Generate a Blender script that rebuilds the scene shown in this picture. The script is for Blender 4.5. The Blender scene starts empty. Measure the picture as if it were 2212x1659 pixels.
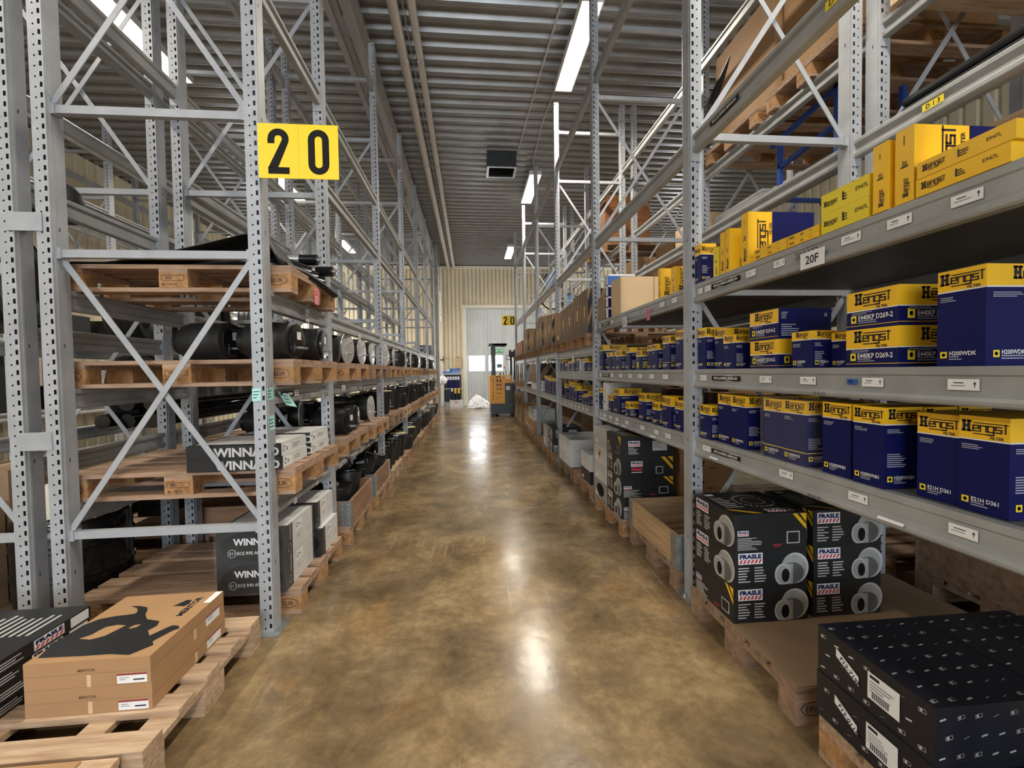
import bpy, math, random
from mathutils import Vector, Matrix
R = random.Random(11)
sc = bpy.context.scene
col = sc.collection
PI = math.pi

# ---------------------------------------------------------------- camera
YAW, PITCH, ROLL, HC, FPX = .0935, .0294, -.0155, 1.358, 952.54
cy_, sy_ = math.cos(YAW), math.sin(YAW)
c2_, s2_ = math.cos(PITCH), math.sin(PITCH)
cr_, sr_ = math.cos(ROLL), math.sin(ROLL)
r_ = Vector((cy_, -sy_, 0))
fw = Vector((sy_, cy_, 0))
F_ = fw * c2_ - Vector((0, 0, s2_))
U_ = fw * s2_ + Vector((0, 0, c2_))
Rx = r_ * cr_ + U_ * sr_
Ux = r_ * -sr_ + U_ * cr_
cam = bpy.data.cameras.new('camera')
cam.sensor_width = 36
cam.sensor_fit = 'HORIZONTAL'
cam.lens = FPX / 2212 * 36
cam.clip_start = .05
cam.clip_end = 100
co = bpy.data.objects.new('camera', cam)
col.objects.link(co)
m3 = Matrix((Rx, Ux, -F_)).transposed()
co.matrix_world = Matrix.Translation((0, 0, HC)) @ m3.to_4x4()
sc.camera = co

# ---------------------------------------------------------------- world, exposure, big lights
w = bpy.data.worlds.new('world')
sc.world = w
w.use_nodes = True
w.node_tree.nodes['Background'].inputs[0].default_value = (.75, .87, 1, 1)
w.node_tree.nodes['Background'].inputs[1].default_value = .5
sc.view_settings.view_transform = 'Standard'
sc.view_settings.look = 'None'
sc.view_settings.gamma = 1
sc.view_settings.use_curve_mapping = False
sc.view_settings.exposure = .64
LAMP_W = 66
ADDED_DAYLIGHT = 5.0  # glow strength of the pane added behind the camera

def area_light(name, loc, rot, sx, sy, power, color):
    l = bpy.data.lights.new(name, 'AREA')
    l.shape = 'RECTANGLE'
    l.size, l.size_y, l.energy, l.color = sx, sy, power, color
    l.spread = 2.5
    o = bpy.data.objects.new(name, l)
    o.location, o.rotation_euler = loc, rot
    col.objects.link(o)
    return o

# ---------------------------------------------------------------- materials
MATS = {}
def mat(name, c, rough=.55, metal=0., var=0., scale=6., bump=0., emit=None, es=1., c2=None, spec=.5, stretch=None, det=4.):
    if name in MATS: return MATS[name]
    m = bpy.data.materials.new(name)
    m.use_nodes = True
    nt = m.node_tree
    b = nt.nodes['Principled BSDF']
    b.inputs['Base Color'].default_value = (*c, 1)
    b.inputs['Roughness'].default_value = rough
    b.inputs['Metallic'].default_value = metal
    b.inputs['Specular IOR Level'].default_value = spec
    if emit:
        b.inputs['Emission Color'].default_value = (*emit, 1)
        b.inputs['Emission Strength'].default_value = es
    if var or bump or c2:
        tc = nt.nodes.new('ShaderNodeTexCoord')
        mp = nt.nodes.new('ShaderNodeMapping')
        if stretch: mp.inputs['Scale'].default_value = stretch
        oi = nt.nodes.new('ShaderNodeObjectInfo')
        ml = nt.nodes.new('ShaderNodeMath'); ml.operation = 'MULTIPLY'; ml.inputs[1].default_value = 37
        nt.links.new(oi.outputs['Random'], ml.inputs[0])
        cb = nt.nodes.new('ShaderNodeCombineXYZ')
        for i in range(3): nt.links.new(ml.outputs[0], cb.inputs[i])
        nt.links.new(tc.outputs['Object'], mp.inputs['Vector'])
        nt.links.new(cb.outputs[0], mp.inputs['Location'])
        n = nt.nodes.new('ShaderNodeTexNoise')
        n.inputs['Scale'].default_value = scale
        n.inputs['Detail'].default_value = det
        n.inputs['Roughness'].default_value = .6
        nt.links.new(mp.outputs[0], n.inputs['Vector'])
        if var or c2:
            rp = nt.nodes.new('ShaderNodeValToRGB')
            k = c2 if c2 else tuple(x * (1 - var) for x in c)
            h = c if c2 else tuple(min(1, x * (1 + var)) for x in c)
            rp.color_ramp.elements[0].position = .32
            rp.color_ramp.elements[1].position = .68
            rp.color_ramp.elements[0].color = (*k, 1)
            rp.color_ramp.elements[1].color = (*h, 1)
            nt.links.new(n.outputs['Fac'], rp.inputs[0])
            hs = nt.nodes.new('ShaderNodeHueSaturation')
            mr = nt.nodes.new('ShaderNodeMapRange')
            mr.inputs['To Min'].default_value = 1 - var * .5 - (.12 if c2 else 0)
            mr.inputs['To Max'].default_value = 1 + var * .5 + (.12 if c2 else 0)
            nt.links.new(oi.outputs['Random'], mr.inputs['Value'])
            nt.links.new(mr.outputs[0], hs.inputs['Value'])
            nt.links.new(rp.outputs[0], hs.inputs['Color'])
            nt.links.new(hs.outputs[0], b.inputs['Base Color'])
        if bump:
            bp = nt.nodes.new('ShaderNodeBump')
            bp.inputs['Strength'].default_value = bump
            bp.inputs['Distance'].default_value = .01
            nt.links.new(n.outputs['Fac'], bp.inputs['Height'])
            nt.links.new(bp.outputs[0], b.inputs['Normal'])
    MATS[name] = m
    return m

STEEL = mat('rack_grey_paint', (.37, .385, .41), .42, .1, var=.10, scale=9, det=6)
STEEL2 = mat('beam_grey_paint', (.31, .315, .31), .42, .1, var=.14, scale=5, det=6)
GALV = mat('galvanised_steel', (.42, .44, .45), .35, .8, var=.2, scale=20)
PANEL = mat('shelf_panel_steel', (.16, .16, .15), .5, .4, var=.1)
WOOD = mat('pallet_wood', (.45, .30, .20), .8, var=0, c2=(.24, .14, .085), scale=4.5, stretch=(1.0, 11, 11), bump=.35, det=8)
WOODY = mat('collar_wood', (.50, .34, .19), .7, c2=(.33, .20, .10), scale=3.0, stretch=(11, 1, 11), bump=.15, det=6)
WOODX = mat('collar_wood_long', (.50, .34, .19), .7, c2=(.33, .20, .10), scale=3.0, stretch=(1, 11, 11), bump=.15, det=6)
WOODL = mat('pallet_wood_pale', (.58, .42, .28), .8, c2=(.35, .22, .13), scale=4.5, stretch=(1.0, 11, 11), bump=.35, det=8)
WOODD = mat('pallet_wood_weathered', (.34, .215, .135), .8, c2=(.17, .10, .06), scale=3.5, stretch=(1.2, 7, 7), bump=.3, det=7)
BLOCK = mat('chipboard_block', (.50, .27, .11), .85, c2=(.25, .12, .045), scale=26, bump=.5, det=6)
KRAFT = mat('kraft_cardboard', (.37, .215, .105), .75, var=.07, scale=3, spec=.3)
KRAFTL = mat('pale_kraft_cardboard', (.62, .43, .25), .72, var=.05, scale=3)
KRAFTD = mat('dull_kraft_cardboard', (.27, .175, .10), .75, var=.08, scale=3)
NAVY = mat('navy_print', (.006, .008, .080), .42, var=.05, spec=.22)
YEL = mat('yellow_print', (.86, .50, .02), .33, var=.03)
YELL = mat('lemon_yellow_print', (.80, .62, .03), .35, var=.03)
WHITE = mat('white_print', (.78, .78, .78), .45)
SMUDGE = mat('faint_white_print', (.38, .39, .46), .45)
INK = mat('dark_ink', (.012, .012, .03), .4)
BLACK = mat('black_ink', (.006, .006, .006), .7, spec=.2)
CHAR = mat('charcoal_carton', (.017, .018, .019), .42, var=.08, spec=.35)
GREYP = mat('grey_print', (.30, .30, .30), .35, var=.2, scale=9)
GREYL = mat('light_grey_print', (.50, .50, .49), .35, var=.1, scale=9)
RED = mat('red_print', (.55, .03, .05), .4)
BLUE = mat('blue_print', (.03, .11, .42), .35)
BLUEP = mat('blue_steel_paint', (.02, .07, .33), .35)
PINK = mat('pink_paper', (.80, .22, .32), .7)
MINT = mat('mint_paper', (.38, .72, .68), .7)
WBOX = mat('white_carton', (.62, .62, .61), .5, var=.05)
RUBBER = mat('black_rubber', (.012, .013, .014), .42, var=.15, scale=12, bump=.05)
RUBG = mat('glossy_black_paint', (.010, .010, .011), .16, var=.1)
CHROME = mat('silver_end_plate', (.62, .62, .61), .28, .45, var=.18, scale=14)
LIDC = mat('cream_lid', (.66, .58, .36), .45, var=.08)
TARP = mat('black_tarpaulin', (.008, .008, .009), .5, bump=.2, scale=30)
FILM = None
SIGNY = mat('sign_yellow', (.90, .62, .015), .4)
BLKPAT = mat('black_patterned_carton', (.009, .010, .016), .35, var=.1)
DKGREY = mat('dark_grey_machine_paint', (.035, .042, .045), .4, var=.1)
ORANGE = mat('orange_machine_paint', (.80, .37, .04), .38, var=.05)
LEDW = mat('bright_daylight_pane', (.9, .9, .9), .2, emit=(.95, .98, 1), es=6)
BARWHITE = mat('white_enamel', (.72, .70, .66), .4, var=.03)

# ---------------------------------------------------------------- mesh builder
class MB:
    def __init__(s):
        s.v, s.f, s.m, s.mats = [], [], [], []
    def mi(s, mt):
        if mt not in s.mats: s.mats.append(mt)
        return s.mats.index(mt)
    def poly(s, pts, mt):
        b = len(s.v)
        s.v += [Vector(p) for p in pts]
        s.f.append(tuple(range(b, b + len(pts))))
        s.m.append(s.mi(mt))
    def box(s, x0, y0, z0, x1, y1, z1, mt):
        if x0 > x1: x0, x1 = x1, x0
        if y0 > y1: y0, y1 = y1, y0
        if z0 > z1: z0, z1 = z1, z0
        b = len(s.v)
        s.v += [Vector(p) for p in ((x0, y0, z0), (x1, y0, z0), (x1, y1, z0), (x0, y1, z0), (x0, y0, z1), (x1, y0, z1), (x1, y1, z1), (x0, y1, z1))]
        k = s.mi(mt)
        for q in ((0, 3, 2, 1), (4, 5, 6, 7), (0, 1, 5, 4), (1, 2, 6, 5), (2, 3, 7, 6), (3, 0, 4, 7)):
            s.f.append(tuple(b + i for i in q)); s.m.append(k)
        return s
    def bar(s, p, q, w_, h_, mt, up=(0, 0, 1)):
        p, q = Vector(p), Vector(q)
        d = (q - p).normalized()
        u = Vector(up)
        if abs(d.dot(u)) > .99: u = Vector((0, 1, 0))
        a = d.cross(u).normalized(); c = a.cross(d).normalized()
        b = len(s.v)
        for e in (p, q):
            for i, j in ((-1, -1), (1, -1), (1, 1), (-1, 1)):
                s.v.append(e + a * (i * w_ / 2) + c * (j * h_ / 2))
        k = s.mi(mt)
        for t in ((0, 1, 2, 3), (7, 6, 5, 4), (0, 4, 5, 1), (1, 5, 6, 2), (2, 6, 7, 3), (3, 7, 4, 0)):
            s.f.append(tuple(b + i for i in t)); s.m.append(k)
        return s
    def lathe(s, prof, mt, o=(0, 0, 0), ax=(0, 0, 1), n=20, cap=True):
        o, ax = Vector(o), Vector(ax).normalized()
        t = Vector((1, 0, 0)) if abs(ax.x) < .9 else Vector((0, 1, 0))
        a = ax.cross(t).normalized(); c = ax.cross(a)
        b = len(s.v); k = s.mi(mt)
        for r, h in prof:
            for i in range(n):
                g = 2 * PI * i / n
                s.v.append(o + ax * h + a * (r * math.cos(g)) + c * (r * math.sin(g)))
        for j in range(len(prof) - 1):
            for i in range(n):
                i2 = (i + 1) % n
                s.f.append((b + j * n + i, b + j * n + i2, b + (j + 1) * n + i2, b + (j + 1) * n + i)); s.m.append(k)
        if cap:
            s.f.append(tuple(b + i for i in reversed(range(n)))); s.m.append(k)
            e = b + (len(prof) - 1) * n
            s.f.append(tuple(e + i for i in range(n))); s.m.append(k)
        return s
    def cyl(s, p, q, r, mt, n=12):
        p, q = Vector(p), Vector(q)
        return s.lathe([(r, 0), (r, (q - p).length)], mt, p, q - p, n)
    def tube(s, pts, r, mt, n=8):
        pts = [Vector(p) for p in pts]
        b = len(s.v); k = s.mi(mt)
        for i, p in enumerate(pts):
            d = (pts[min(i + 1, len(pts) - 1)] - pts[max(i - 1, 0)]).normalized()
            t = Vector((0, 0, 1)) if abs(d.z) < .9 else Vector((0, 1, 0))
            a = d.cross(t).normalized(); c = a.cross(d)
            for j in range(n):
                g = 2 * PI * j / n
                s.v.append(p + a * (r * math.cos(g)) + c * (r * math.sin(g)))
        for i in range(len(pts) - 1):
            for j in range(n):
                j2 = (j + 1) % n
                s.f.append((b + i * n + j, b + i * n + j2, b + (i + 1) * n + j2, b + (i + 1) * n + j)); s.m.append(k)
        s.f.append(tuple(b + i for i in reversed(range(n)))); s.m.append(k)
        e = b + (len(pts) - 1) * n
        s.f.append(tuple(e + i for i in range(n))); s.m.append(k)
        return s
    def grid(s, nx, ny, fn, mt):
        b = len(s.v); k = s.mi(mt)
        for i in range(nx + 1):
            for j in range(ny + 1): s.v.append(Vector(fn(i / nx, j / ny)))
        for i in range(nx):
            for j in range(ny):
                a = b + i * (ny + 1) + j
                s.f.append((a, a + ny + 1, a + ny + 2, a + 1)); s.m.append(k)
        return s
    def data(s, name, off=(0, 0, 0), smooth=False):
        me = bpy.data.meshes.new(name)
        off = Vector(off)
        me.from_pydata([tuple(v - off) for v in s.v], [], s.f)
        for mt in s.mats: me.materials.append(mt)
        me.polygons.foreach_set('material_index', s.m)
        if smooth:
            me.polygons.foreach_set('use_smooth', [True] * len(s.f))
            me.set_sharp_from_angle(angle=math.radians(38))
        me.update()
        return me
    def build(s, name, parent=None, smooth=False, origin=None):
        if origin is None:
            if parent is not None: origin = parent.location
            else:
                xs = [v.x for v in s.v]; ys = [v.y for v in s.v]; zs = [v.z for v in s.v]
                origin = ((min(xs) + max(xs)) / 2, (min(ys) + max(ys)) / 2, min(zs))
        o = bpy.data.objects.new(name, s.data(name, origin, smooth))
        col.objects.link(o)
        if parent is not None: o.parent = parent
        else: o.location = origin
        return o

class Fr:                                   # a flat face frame for printing
    def __init__(s, o, u, v, mb):
        s.o, s.u, s.v = Vector(o), Vector(u).normalized(), Vector(v).normalized()
        s.n = s.u.cross(s.v); s.mb = mb; s.L = 1
    def p(s, a, b): return s.o + s.u * a + s.v * b + s.n * (.0007 * s.L)
    def rect(s, a, b, c, d, mt): s.mb.poly([s.p(a, b), s.p(c, b), s.p(c, d), s.p(a, d)], mt)
    def pg(s, pts, mt): s.mb.poly([s.p(*q) for q in pts], mt)
    def ell(s, a, b, ra, rb, mt, n=20): s.pg([(a + ra * math.cos(2 * PI * i / n), b + rb * math.sin(2 * PI * i / n)) for i in range(n)], mt)
    def line(s, pts, w_, mt):
        for (a, b), (c, d) in zip(pts[:-1], pts[1:]):
            dx, dy = c - a, d - b
            l = math.hypot(dx, dy) or 1
            ex, ey = dx / l * w_ / 2, dy / l * w_ / 2
            nx, ny = -ey, ex
            s.pg([(a - ex - nx, b - ey - ny), (c + ex - nx, d + ey - ny), (c + ex + nx, d + ey + ny), (a - ex + nx, b - ey + ny)], mt)
    def text(s, t, a, b, h, mt, bold=0, sx=1., rot=0, center=False):
        vs, fs, wd = glyphs(t, bold)
        k = h / .7
        c_, s_ = math.cos(rot), math.sin(rot)
        x0 = wd * k * sx / 2 if center else 0
        base = len(s.mb.v); mi = s.mb.mi(mt)
        for x, y in vs:
            X, Y = x * k * sx - x0, y * k
            s.mb.v.append(s.p(a + X * c_ - Y * s_, b + X * s_ + Y * c_))
        for f in fs:
            s.mb.f.append(tuple(base + i for i in f)); s.mb.m.append(mi)
        return wd * k * sx
    def lines(s, a, b, wd, n, lh, mt, rot=False):
        for i in range(n):
            q = wd * R.uniform(.55, 1)
            if rot: s.rect(a + i * lh, b, a + i * lh + lh * .42, b + q, mt)
            else: s.rect(a, b - i * lh, a + q, b - i * lh + lh * .42, mt)
    def logo(s, a, b, H, mt, rot=False, small=False):        # slab H followed by square letters between two rules
        def T(x, y): return (a - y * H, b + x * H) if rot else (a + x * H, b + y * H)
        def rc(x0, y0, x1, y1): s.pg([T(x0, y0), T(x1, y0), T(x1, y1), T(x0, y1)] if not rot else [T(x0, y1), T(x0, y0), T(x1, y0), T(x1, y1)], mt)
        for q in ((.08, 0, .3, 1), (.46, 0, .68, 1), (.3, .4, .46, .6), (0, 0, .36, .17), (0, .83, .36, 1), (.42, 0, .78, .17), (.42, .83, .78, 1)): rc(*q)
        wd = .105
        def st(pts):
            for (x, y), (X, Y) in zip(pts[:-1], pts[1:]):
                rc(min(x, X) - wd / 2, min(y, Y) - wd / 2, max(x, X) + wd / 2, max(y, Y) + wd / 2)
        x, g, h, o = .9, .42, .58, .1
        st([(x + g, o), (x, o), (x, h), (x + g, h), (x + g, .34), (x, .34)]); x += g + .13
        st([(x, o), (x, h), (x + g, h), (x + g, o)]); x += g + .13
        st([(x + g, o), (x, o), (x, h), (x + g, h), (x + g, -.14), (x, -.14)]); x += g + .13
        st([(x, o), (x + g, o), (x + g, .34), (x, .34), (x, h), (x + g, h)]); x += g + .15
        st([(x + .12, o), (x + .12, .82)])
        rc(.9, .76, x + .35, .84)
        rc(.9, -.18, 2.3, -.10)
        if not small and not rot: s.text('FILTER', a + H * 2.15, b - H * .5, H * .24, mt, 1)
        if not small and rot: s.text('FILTER', a + H * .5, b + H * 2.15, H * .24, mt, 1, rot=PI / 2)

GL = {}
def glyphs(t, bold):
    k = (t, bold)
    if k in GL: return GL[k]
    c = bpy.data.curves.new('t', 'FONT')
    c.body = t; c.size = 1; c.resolution_u = 2
    c.offset = .018 * bold
    o = bpy.data.objects.new('t', c)
    col.objects.link(o)
    dg = bpy.context.evaluated_depsgraph_get()
    dg.update()
    me = o.evaluated_get(dg).to_mesh()
    vs = [(v.co.x, v.co.y) for v in me.vertices]
    fs = [tuple(p.vertices) for p in me.polygons]
    # keep the faces looking at the reader
    out = []
    for f in fs:
        ar = sum(vs[f[i]][0] * vs[f[(i + 1) % len(f)]][1] - vs[f[(i + 1) % len(f)]][0] * vs[f[i]][1] for i in range(len(f)))
        out.append(f if ar > 0 else tuple(reversed(f)))
    wd = max(v[0] for v in vs) if vs else 0
    o.evaluated_get(dg).to_mesh_clear()
    bpy.data.objects.remove(o); bpy.data.curves.remove(c)
    GL[k] = (vs, out, wd)
    return GL[k]

def tag(o, label, cat, group=None, kind=None):
    if label: o['label'] = label
    if cat: o['category'] = cat
    if group: o['group'] = group
    if kind: o['kind'] = kind
    return o
def empty(name, loc, label=None, cat=None, group=None, rot=(0, 0, 0)):
    o = bpy.data.objects.new(name, None)
    o.empty_display_size = .1
    o.location = loc; o.rotation_euler = rot
    col.objects.link(o)
    return tag(o, label, cat, group)
def inst(name, me, parent, world):
    o = bpy.data.objects.new(name, me)
    o.parent = parent
    o.location = Vector(world) - parent.location
    col.objects.link(o)
    return o
def copy_tree(o, parent=None):
    c = o.copy(); col.objects.link(c)
    if parent is not None: c.parent = parent
    for ch in KIDS.get(o.name, []): copy_tree(ch, c)
    return c
KIDS = {}
def kids(o):
    for c in o.children: kids(c)
    KIDS[o.name] = list(o.children)
ORD = ['first', 'second', 'third', 'fourth', 'fifth', 'sixth', 'seventh', 'eighth', 'ninth', 'tenth', 'eleventh', 'twelfth']
def struct(o): o['kind'] = 'structure'; return o

# ================================================================ STRUCTURE
XWL, XWR, YB, YE, ZC = -7.4, 8.2, -8.0, 18.0, 5.62
def floor_mat():
    m = bpy.data.materials.new('polished_concrete'); m.use_nodes = True
    nt = m.node_tree; b = nt.nodes['Principled BSDF']; N = nt.nodes.new; Lk = nt.links.new
    tc = N('ShaderNodeTexCoord')
    def noise(sc_, det, rough, st=(1, 1, 1), dist=0):
        mp = N('ShaderNodeMapping'); mp.inputs['Scale'].default_value = st
        Lk(tc.outputs['Object'], mp.inputs[0])
        n = N('ShaderNodeTexNoise'); n.inputs['Scale'].default_value = sc_; n.inputs['Detail'].default_value = det
        n.inputs['Roughness'].default_value = rough; n.inputs['Distortion'].default_value = dist
        Lk(mp.outputs[0], n.inputs['Vector']); return n.outputs['Fac']
    def ramp(src, els):
        r = N('ShaderNodeValToRGB'); Lk(src, r.inputs[0])
        while len(r.color_ramp.elements) < len(els): r.color_ramp.elements.new(.5)
        for e, (p, c) in zip(r.color_ramp.elements, els): e.position = p; e.color = (*c, 1)
        return r.outputs[0]
    def mix(a, bb, f, mode='MIX'):
        x = N('ShaderNodeMix'); x.data_type = 'RGBA'; x.blend_type = mode
        if isinstance(f, float): x.inputs[0].default_value = f
        else: Lk(f, x.inputs[0])
        for s, i in ((a, 6), (bb, 7)):
            if isinstance(s, tuple): x.inputs[i].default_value = (*s, 1)
            else: Lk(s, x.inputs[i])
        return x.outputs[2]
    base = ramp(noise(2.6, 12, .68, dist=.25), [(.30, (.105, .074, .042)), (.48, (.205, .146, .078)), (.68, (.37, .278, .155))])
    cloud = ramp(noise(.55, 4, .5), [(.36, (.58, .58, .60)), (.66, (1.2, 1.12, 1.0))])
    c1 = mix(base, cloud, 1.0, 'MULTIPLY')
    rust = ramp(noise(1.25, 6, .6, dist=1.2), [(.56, (0, 0, 0)), (.72, (1, 1, 1))])
    c2 = mix(c1, (.30, .17, .07), mix(rust, (.55, .55, .55), 1.0, 'MULTIPLY'))
    fine = ramp(noise(22, 6, .7), [(.35, (.78, .78, .78)), (.65, (1.16, 1.16, 1.16))])
    c3 = mix(c2, fine, .8, 'MULTIPLY')
    # thin pale scuffs along the aisle
    scr = ramp(noise(4.5, 2, .4, st=(9, .28, 1), dist=.15), [(.655, (0, 0, 0)), (.67, (1, 1, 1))])
    scm = ramp(noise(1.1, 3, .5), [(.5, (0, 0, 0)), (.62, (.30, .30, .30))])
    sm = mix(scr, scm, 1.0, 'MULTIPLY')
    c4 = mix(c3, (.50, .42, .31), sm)
    Lk(c4, b.inputs['Base Color'])
    rr = ramp(noise(1.7, 7, .6, dist=.5), [(.3, (.12, .12, .12)), (.7, (.30, .30, .30))])
    Lk(rr, b.inputs['Roughness'])
    b.inputs['Specular IOR Level'].default_value = .5
    bp = N('ShaderNodeBump'); bp.inputs['Strength'].default_value = .12; bp.inputs['Distance'].default_value = .010
    Lk(noise(9, 6, .6), bp.inputs['Height']); Lk(bp.outputs[0], b.inputs['Normal'])
    return m
mb = MB(); mb.box(XWL, YB, -.1, XWR, YE, 0, floor_mat())
struct(mb.build('floor', origin=(0, 0, 0)))

DECK = mat('ceiling_deck_paint', (.27, .272, .27), .30, .35, var=.12, scale=3)
mb = MB(); y = YB; P = .245
while y < YE:
    pr = [(0, ZC), (.085, ZC), (.115, ZC + .055), (.215, ZC + .055), (P, ZC)]
    for (a, za), (b_, zb) in zip(pr[:-1], pr[1:]):
        mb.poly([(XWL, y + a, za), (XWL, y + b_, zb), (XWR, y + b_, zb), (XWR, y + a, za)], DECK)
    for rb in (.028, .058):
        mb.box(XWL, y + rb - .004, ZC - .004, XWR, y + rb + .004, ZC, DECK)
    y += P
mb.box(XWL - .2, YB - .2, ZC + .06, XWR + .2, YE + .3, ZC + .1, DECK)
struct(mb.build('ceiling', origin=(0, 0, ZC)))

CREAM = mat('cream_wall_sheet', (.76, .66, .47), .45, .1, var=.05, scale=2)
CREAMT = mat('cream_trim', (.82, .75, .60), .45)
def ribbed(mb, axis, at, a0, a1, z0, z1, pitch, dep, mt, sgn):
    a = a0
    while a < a1 - 1e-6:
        pts = [(0, 0), (pitch * .62, 0), (pitch * .70, dep), (pitch * .92, dep), (pitch, 0)]
        for (p, d), (q, e) in zip(pts[:-1], pts[1:]):
            p_, q_ = min(a + p, a1), min(a + q, a1)
            if axis == 'x': mb.poly([(p_, at - sgn * d, z0), (q_, at - sgn * e, z0), (q_, at - sgn * e, z1), (p_, at - sgn * d, z1)], mt)
            else: mb.poly([(at - sgn * d, p_, z0), (at - sgn * e, q_, z0), (at - sgn * e, q_, z1), (at - sgn * d, p_, z1)], mt)
        a += pitch
DX0, DX1, DZ = -.16, 3.05, 3.92
mb = MB()
ribbed(mb, 'x', YE, XWL, DX0 - .02, 0, ZC + .06, .16, -.042, CREAM, 1)
ribbed(mb, 'x', YE, DX0, DX1, DZ + .06, ZC + .06, .16, -.042, CREAM, 1)
ribbed(mb, 'x', YE, DX1 + .02, XWR, 0, ZC + .06, .16, -.042, CREAM, 1)
mb.box(XWL, YE + .05, 0, DX0, YE + .15, ZC + .06, CREAM); mb.box(DX1, YE + .05, 0, XWR, YE + .15, ZC + .06, CREAM); mb.box(DX0, YE + .05, DZ, DX1, YE + .15, ZC + .06, CREAM)
struct(mb.build('wall_end'))
mb = MB(); ribbed(mb, 'y', XWL, YB, YE, 0, ZC, .25, -.035, CREAM, -1); mb.box(XWL - .15, YB - .15, 0, XWL - .04, YE + .15, ZC + .09, CREAM); struct(mb.build('wall_left'))
mb = MB(); ribbed(mb, 'y', XWR, YB, YE, 0, ZC, .25, -.035, CREAM, 1); mb.box(XWR + .04, YB - .15, 0, XWR + .15, YE + .15, ZC + .09, CREAM); struct(mb.build('wall_right'))
mb = MB()
mb.box(XWL, YB - .15, 0, -4.2, YB, ZC + .09, CREAM); mb.box(4.2, YB - .15, 0, XWR, YB, ZC + .09, CREAM)
mb.box(-4.2, YB - .15, 4.4, 4.2, YB, ZC + .09, CREAM); mb.box(-4.2, YB - .15, 0, 4.2, YB, .9, CREAM)
struct(mb.build('wall_back'))
mb = MB(); mb.box(-4.2, YB - .1, .9, 4.2, YB - .05, 4.4, mat('added_back_glow', (.9, .9, .9), .3, emit=(.78, .88, 1), es=ADDED_DAYLIGHT))  # unseen glowing pane, added behind the camera to brighten the fronts
struct(mb.build('added_window_3'))
for nm, X in (('added_window_1', XWL), ('added_window_2', XWR)):  # glowing windows added in both side walls to brighten the far end
    sg = 1 if X < 0 else -1
    t = empty(nm, (X, 15.9, 1.0)); struct(t)
    a = MB(); a.box(X + sg * .01, 14.6, 1.0, X + sg * .03, 17.3, 3.6, mat('added_side_glow', (.9, .9, .9), .3, emit=(.85, .92, 1), es=9)); a.build('added_window_pane', t)
    a = MB()
    for q in ((14.52, .92, 14.6, 3.68), (17.3, .92, 17.38, 3.68), (14.6, .92, 17.3, 1.0), (14.6, 3.6, 17.3, 3.68), (15.46, 1.0, 15.52, 3.6), (16.38, 1.0, 16.44, 3.6)): a.box(X, q[0], q[1], X + sg * .06, q[2], q[3], CREAMT)
    a.build('added_window_frame', t)
# trims
mb = MB(); mb.box(XWL, YE - .10, ZC - .12, XWR, YE - .02, ZC - .02, CREAMT); struct(mb.build('trim_1'))
mb = MB()
mb.box(DX0 - .13, YE - .09, 0, DX0, YE - .02, DZ + .12, CREAMT); mb.box(DX1, YE - .09, 0, DX1 + .13, YE - .02, DZ + .12, CREAMT)
mb.box(DX0, YE - .09, DZ, DX1, YE - .02, DZ + .12, CREAMT); struct(mb.build('trim_2'))
mb = MB(); mb.box(-1.3, YE - .07, 0, -1.08, YE - .02, ZC - .1, CREAMT); struct(mb.build('trim_3'))
# folding door
DOORM = mat('door_sheet_grey', (.60, .62, .61), .42, .2, var=.05, scale=2)
door = empty('door_1', (DX0, YE + .02, 0)); struct(door)
x = DX0 + .015
for i, wd in enumerate((.80, .74, .02, .80, .80)):
    if wd < .1: continue
    mb = MB()
    zz0, zz1 = 1.38, 2.0
    wx0, wx1 = x + .10, x + wd - .07
    if i < 2:
        for a, b_ in ((.02, zz0), (zz1, DZ - .02)): ribbed(mb, 'x', YE + .015, x, x + wd - .01, a, b_, .115, .012, DOORM, 1)
        mb.box(x, YE + .004, zz0, wx0, YE + .02, zz1, DOORM); mb.box(wx1, YE + .004, zz0, x + wd - .01, YE + .02, zz1, DOORM)
        for zz in (zz0 - .03, zz1): mb.box(x, YE - .004, zz, x + wd - .01, YE + .012, zz + .03, DOORM)
    else: ribbed(mb, 'x', YE + .015, x, x + wd - .01, .02, DZ - .02, .115, .012, DOORM, 1)
    mb.box(x, YE + .02, .02, x + wd - .01, YE + .045, zz0, DOORM); mb.box(x, YE + .02, zz1, x + wd - .01, YE + .045, DZ - .02, DOORM)
    mb.box(x + wd - .045, YE - .006, .02, x + wd - .012, YE + .02, DZ - .02, DOORM)
    mb.build('door_leaf', door)
    if i < 2:
        q = MB(); q.box(wx0, YE + .005, zz0, wx1, YE + .012, zz1, LEDW); q.build('door_window', door)
    x += wd
q = MB(); q.box(.735, YE - .03, .95, .76, YE, 1.12, INK); q.cyl((.748, YE - .05, 1.08), (.748, YE - .0, 1.08), .014, GALV); q.build('door_handle', door)

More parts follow.
